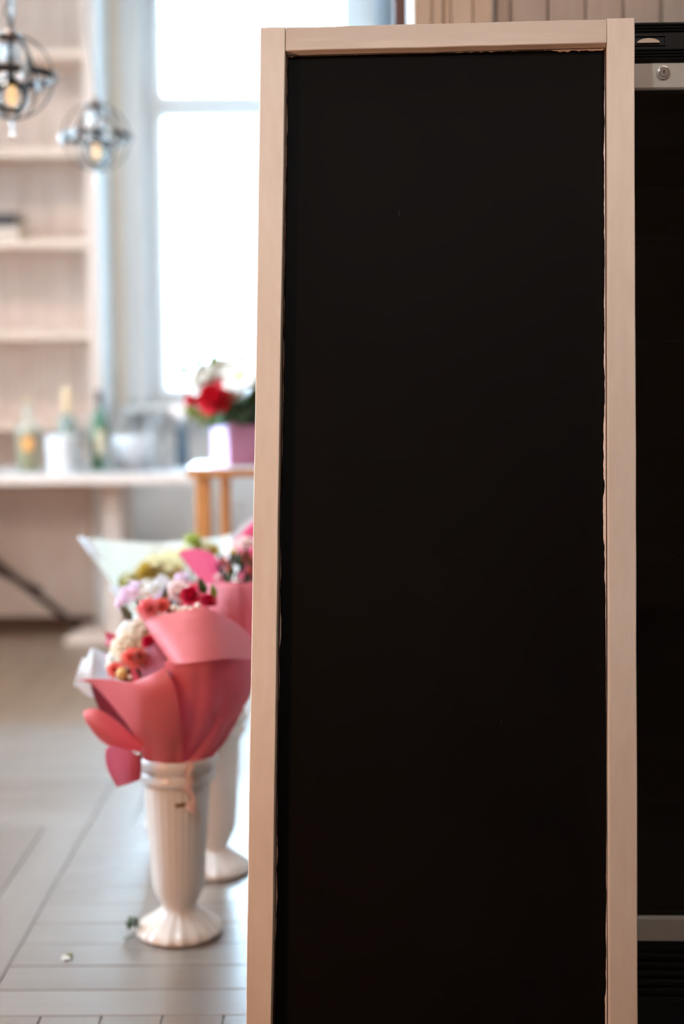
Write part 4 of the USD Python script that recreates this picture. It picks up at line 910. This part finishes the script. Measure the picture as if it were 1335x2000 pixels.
for kind, px, py, dy, r, m, lab in (('mum', 250, 1134, -.02, 18, 'olive', 'olive yellow chrysanthemum at the left'), ('mum', 250, 1131, -.04, 9, 'palecream', 'pale flower heart'), ('mum', 286, 1120, -.01, 27, 'yellow', 'yellow chrysanthemum'), ('rose', 302, 1098, .0, 25, 'palecream', 'pale cream rose'), ('rose', 330, 1106, -.01, 30, 'palecream', 'cream rose'),
                                    ('rose', 330, 1086, .04, 22, 'palecream', 'cream rose at the back'), ('mum', 346, 1126, -.02, 20, 'yellow', 'yellow chrysanthemum by the pink flap'), ('mum', 376, 1058, .03, 19, 'mum', 'green chrysanthemum'), ('rose', 402, 1068, .02, 17, 'palecream', 'cream rose by the stand'), ('mum', 418, 1076, .02, 14, 'yellow', 'yellow chrysanthemum at the right'), ('mum', 268, 1148, -.03, 17, 'yellow', 'low yellow chrysanthemum'), ('rose', 356, 1080, .03, 20, 'palecream', 'cream rose near the green chrysanthemum'),
                                    ('mum', 310, 1128, -.02, 18, 'olive', 'olive chrysanthemum')):
    b3.head(kind, px, py, Y + dy, r, m, lab)
for px, py, l, w, d in ((282, 1146, 34, 8, (-.5, 0, .6)), (300, 1140, 34, 8, (.5, 0, .5)), (262, 1150, 34, 7, (-.8, 0, .5)), (384, 1080, 30, 8, (.2, 0, .8)), (366, 1150, 40, 10, (-.4, 0, .8)), (392, 1152, 44, 10, (.1, 0, 1)), (376, 1160, 40, 10, (.5, 0, .6)), (240, 1150, 24, 6, (-.3, 0, 1))):
    b3.leaf(px, py, Y - .01, l, w, d, 'limeleaf')
b3.stems(V3 + [0, 0, .15])

# ------------------------------------------------------------------ tall stand with the boxed arrangement
SZ = 0.921; sl = at(363, 915, 4.5); SA = 0.03
st = Thing('plant_stand', 'tall orange-brown wooden stand with a glossy pale top carrying the flower box', 'stand', (sl[0] + .21, 4.71, 0))
SR = lambda m: rotz(m, SA, (sl[0], 4.5, 0))
sx = sl[0]
st.part('stand_top', SR(box(sx, sx + .42, 4.5, 4.92, SZ - .004, SZ, .001)), M['stand_top'], label='glossy pale top')
st.part('top_frame', SR(box(sx + .001, sx + .419, 4.501, 4.919, SZ - .030, SZ - .0042, .003)), M['stand_wood'])
for (ax_, ay) in ((.025, .03), (.345, .03), (.085, .36), (.345, .36)):
    st.part('leg', SR(box(sx + ax_, sx + ax_ + (.050 if ay < .1 else .036), 4.5 + ay, 4.5 + ay + .035, 0, SZ - .0305, .004)), M['stand_wood'])
st.part('stretcher', SR(box(sx + .076, sx + .344, 4.535, 4.557, .24, .275, .003)), M['stand_wood']); st.part('stretcher', SR(box(sx + .122, sx + .344, 4.865, 4.887, .24, .275, .003)), M['stand_wood'])
# square card box, one corner towards us
cb_ = at(447, 906, 4.60)
p0, pl_, ph = cb_, at(414, 900, 4.77), SZ + 0.001
sd = np.array([pl_[0] - p0[0], .17, 0]); sd /= np.linalg.norm(sd); fx = np.array([sd[1], -sd[0], 0])
hb = at(447, 822, 4.60)[2] - ph
hbx = Thing('flower_box', 'mauve card flower box with side painted window-lit lilac on the tall wooden stand', 'box', (p0[0] + .09, 4.69, ph))
def slab(o, u, w, z0, z1, L, th, dz=0):
    o = np.array([o[0], o[1], 0]); c = [o, o + u * L, o + u * L + w * th, o + w * th]
    V = np.array([[*q[:2], z] for z in (z0, z1) for q in c]); return vf((V, np.array([[0, 3, 2, 1], [4, 5, 6, 7], [0, 1, 5, 4], [1, 2, 6, 5], [2, 3, 7, 6], [3, 0, 4, 7]])))
o = np.array([p0[0], 4.60, 0]); Lb = .19
hbx.part('box_side', slab(o, fx, sd, ph, ph + hb, Lb, .004), M['box_card'], label='mauve front with shade in its colour')
hbx.part('box_side', slab(o + sd * .0042, sd, fx, ph, ph + hb, Lb - .0044, .004), M['lilac'], label='left side with window light painted lilac')
hbx.part('box_side', slab(o + fx * (Lb - .004) + sd * .0042, sd, fx, ph, ph + hb, Lb - .0044, .004), M['box_card'])
hbx.part('box_side', slab(o + sd * (Lb + 0.0001), fx, sd, ph, ph + hb, Lb, .004), M['box_card'])
hbx.part('box_bottom', slab(o + fx * .0045 + sd * .0045, fx, sd, ph, ph + .004, Lb - .009, Lb - .009), M['box_card'])
Y = 4.69; cen = np.array([p0[0] + .09, Y, ph + hb])
b4 = Bouquet('flower_arrangement', 'round arrangement of red and white roses filling the mauve box', cen - [0, 0, .08], cen - [0, 0, .04])
for kind, px, py, dy, r, m, lab in (('rose', 415, 776, -.12, 37, 'red', 'big red rose at the front'), ('rose', 374, 776, -.02, 20, 'red', 'red rose at the left'), ('rose', 400, 732, -.06, 36, 'white_rose', 'white rose'), ('rose', 438, 724, -.07, 38, 'white_rose', 'white rose at the top'), ('rose', 384, 748, -.05, 24, 'white_rose', 'white rose at the left'), ('open', 470, 738, -.13, 34, 'white_rose', 'white open flower with yellow heart'),
                                    ('rose', 450, 762, -.11, 24, 'cream_rose', 'cream rose'), ('rose', 478, 722, -.04, 36, 'white_rose', 'pale rose'), ('mum', 474, 708, .03, 20, 'rust', 'rust red dried flower'), ('rose', 510, 740, -.06, 32, 'white_rose', 'white rose behind the frame'), ('rose', 530, 770, -.06, 30, 'red', 'red rose behind the frame'), ('rose', 470, 720, .1, 32, 'white_rose', 'white rose at the back')):
    b4.head(kind, px, py, Y + dy, r, m, lab, stem=False)
for k in range(30):
    px, py = 412 + rng.uniform(0, 90), 800 + rng.uniform(-16, 26)
    b4.leaf(px, py, Y - .10 + rng.uniform(-.02, .04), rng.uniform(26, 46), rng.uniform(8, 13), (rng.uniform(-.9, .9), -.5, rng.uniform(-.5, .5)), ('leaf', 'darkleaf', 'leaf')[k % 3], rng.uniform(-.5, .5))
for px, py, d, m in ((372, 728, (-1, -.1, .25), 'freshleaf'), (372, 722, (-1, 0, -.1), 'freshleaf'), (384, 716, (-.6, 0, .6), 'freshleaf'), (396, 712, (-.3, 0, 1), 'limeleaf'), (412, 716, (.2, 0, .5), 'limeleaf'), (392, 800, (-.7, -.2, -.6), 'limeleaf'), (400, 806, (-.2, -.3, -.8), 'limeleaf'), (412, 808, (.2, -.3, -.7), 'limeleaf'), (384, 796, (-.9, -.2, -.3), 'limeleaf'), (488, 780, (.4, -.4, .6), 'leaf'), (476, 796, (-.2, -.4, .7), 'leaf')):
    b4.leaf(px, py, Y - .07, 32, 9, d, m)
b4.t.part('foam', slab(o + fx * .012 + sd * .012, fx, sd, ph + .006, ph + hb - .01, Lb - .024, Lb - .024), M['stem'])
cb4 = o + fx * Lb / 2 + sd * Lb / 2
b4.t.part('foliage_bed', sphere((cb4[0], cb4[1], ph + hb + .035), (.10, .10, .04), 3), M['darkleaf'], smooth=True)

# ------------------------------------------------------------------ bits fallen on the floor
def ground_leaf(px, py, L, W, a, m, name, lab, cat, rise=.0):
    d = ray(px, py); p = EYE + d * (-EYE[2] / d[2]); v, f = leaf(L, W, .35)
    v, f = rotz((v, f), a); v = v - [0, 0, v[:, 2].min() - .0005]
    single(name, (v + [p[0], p[1], 0], f), M[m], lab, cat, smooth=True)
t = Thing('fallen_sprig', 'small dark green sprig lying at the foot of the nearest vase', 'sprig', (at(252, 1832, 3.0)[0], 2.96, 0))
d = ray(252, 1834); p = EYE + d * (-EYE[2] / d[2])
for k, (aa, L) in enumerate(((-.9, .04), (-.35, .05), (.2, .035), (-.6, .03))):
    v, f = rotz(leaf(L, .008, .9), aa); v = v - [0, 0, v[:, 2].min() - .0006 - .002 * k]; v = v * [1, 1, 1.4]
    t.part('leaf', (v + [p[0], p[1], 0], f), M['leaf'], smooth=True)
t.part('stem', tube([p + [-.01, -.006, .003], p + [.012, .03, .004]], .0015, 6), M['stem'])
ground_leaf(120, 1877, .022, .009, -1.2, 'whitef', 'fallen_petal', 'small white petal lying on the grey planks left of the vase', 'petal')
ground_leaf(134, 1872, .024, .006, -.2, 'limeleaf', 'fallen_leaf', 'tiny olive leaf lying against the white petal on the planks', 'leaf')
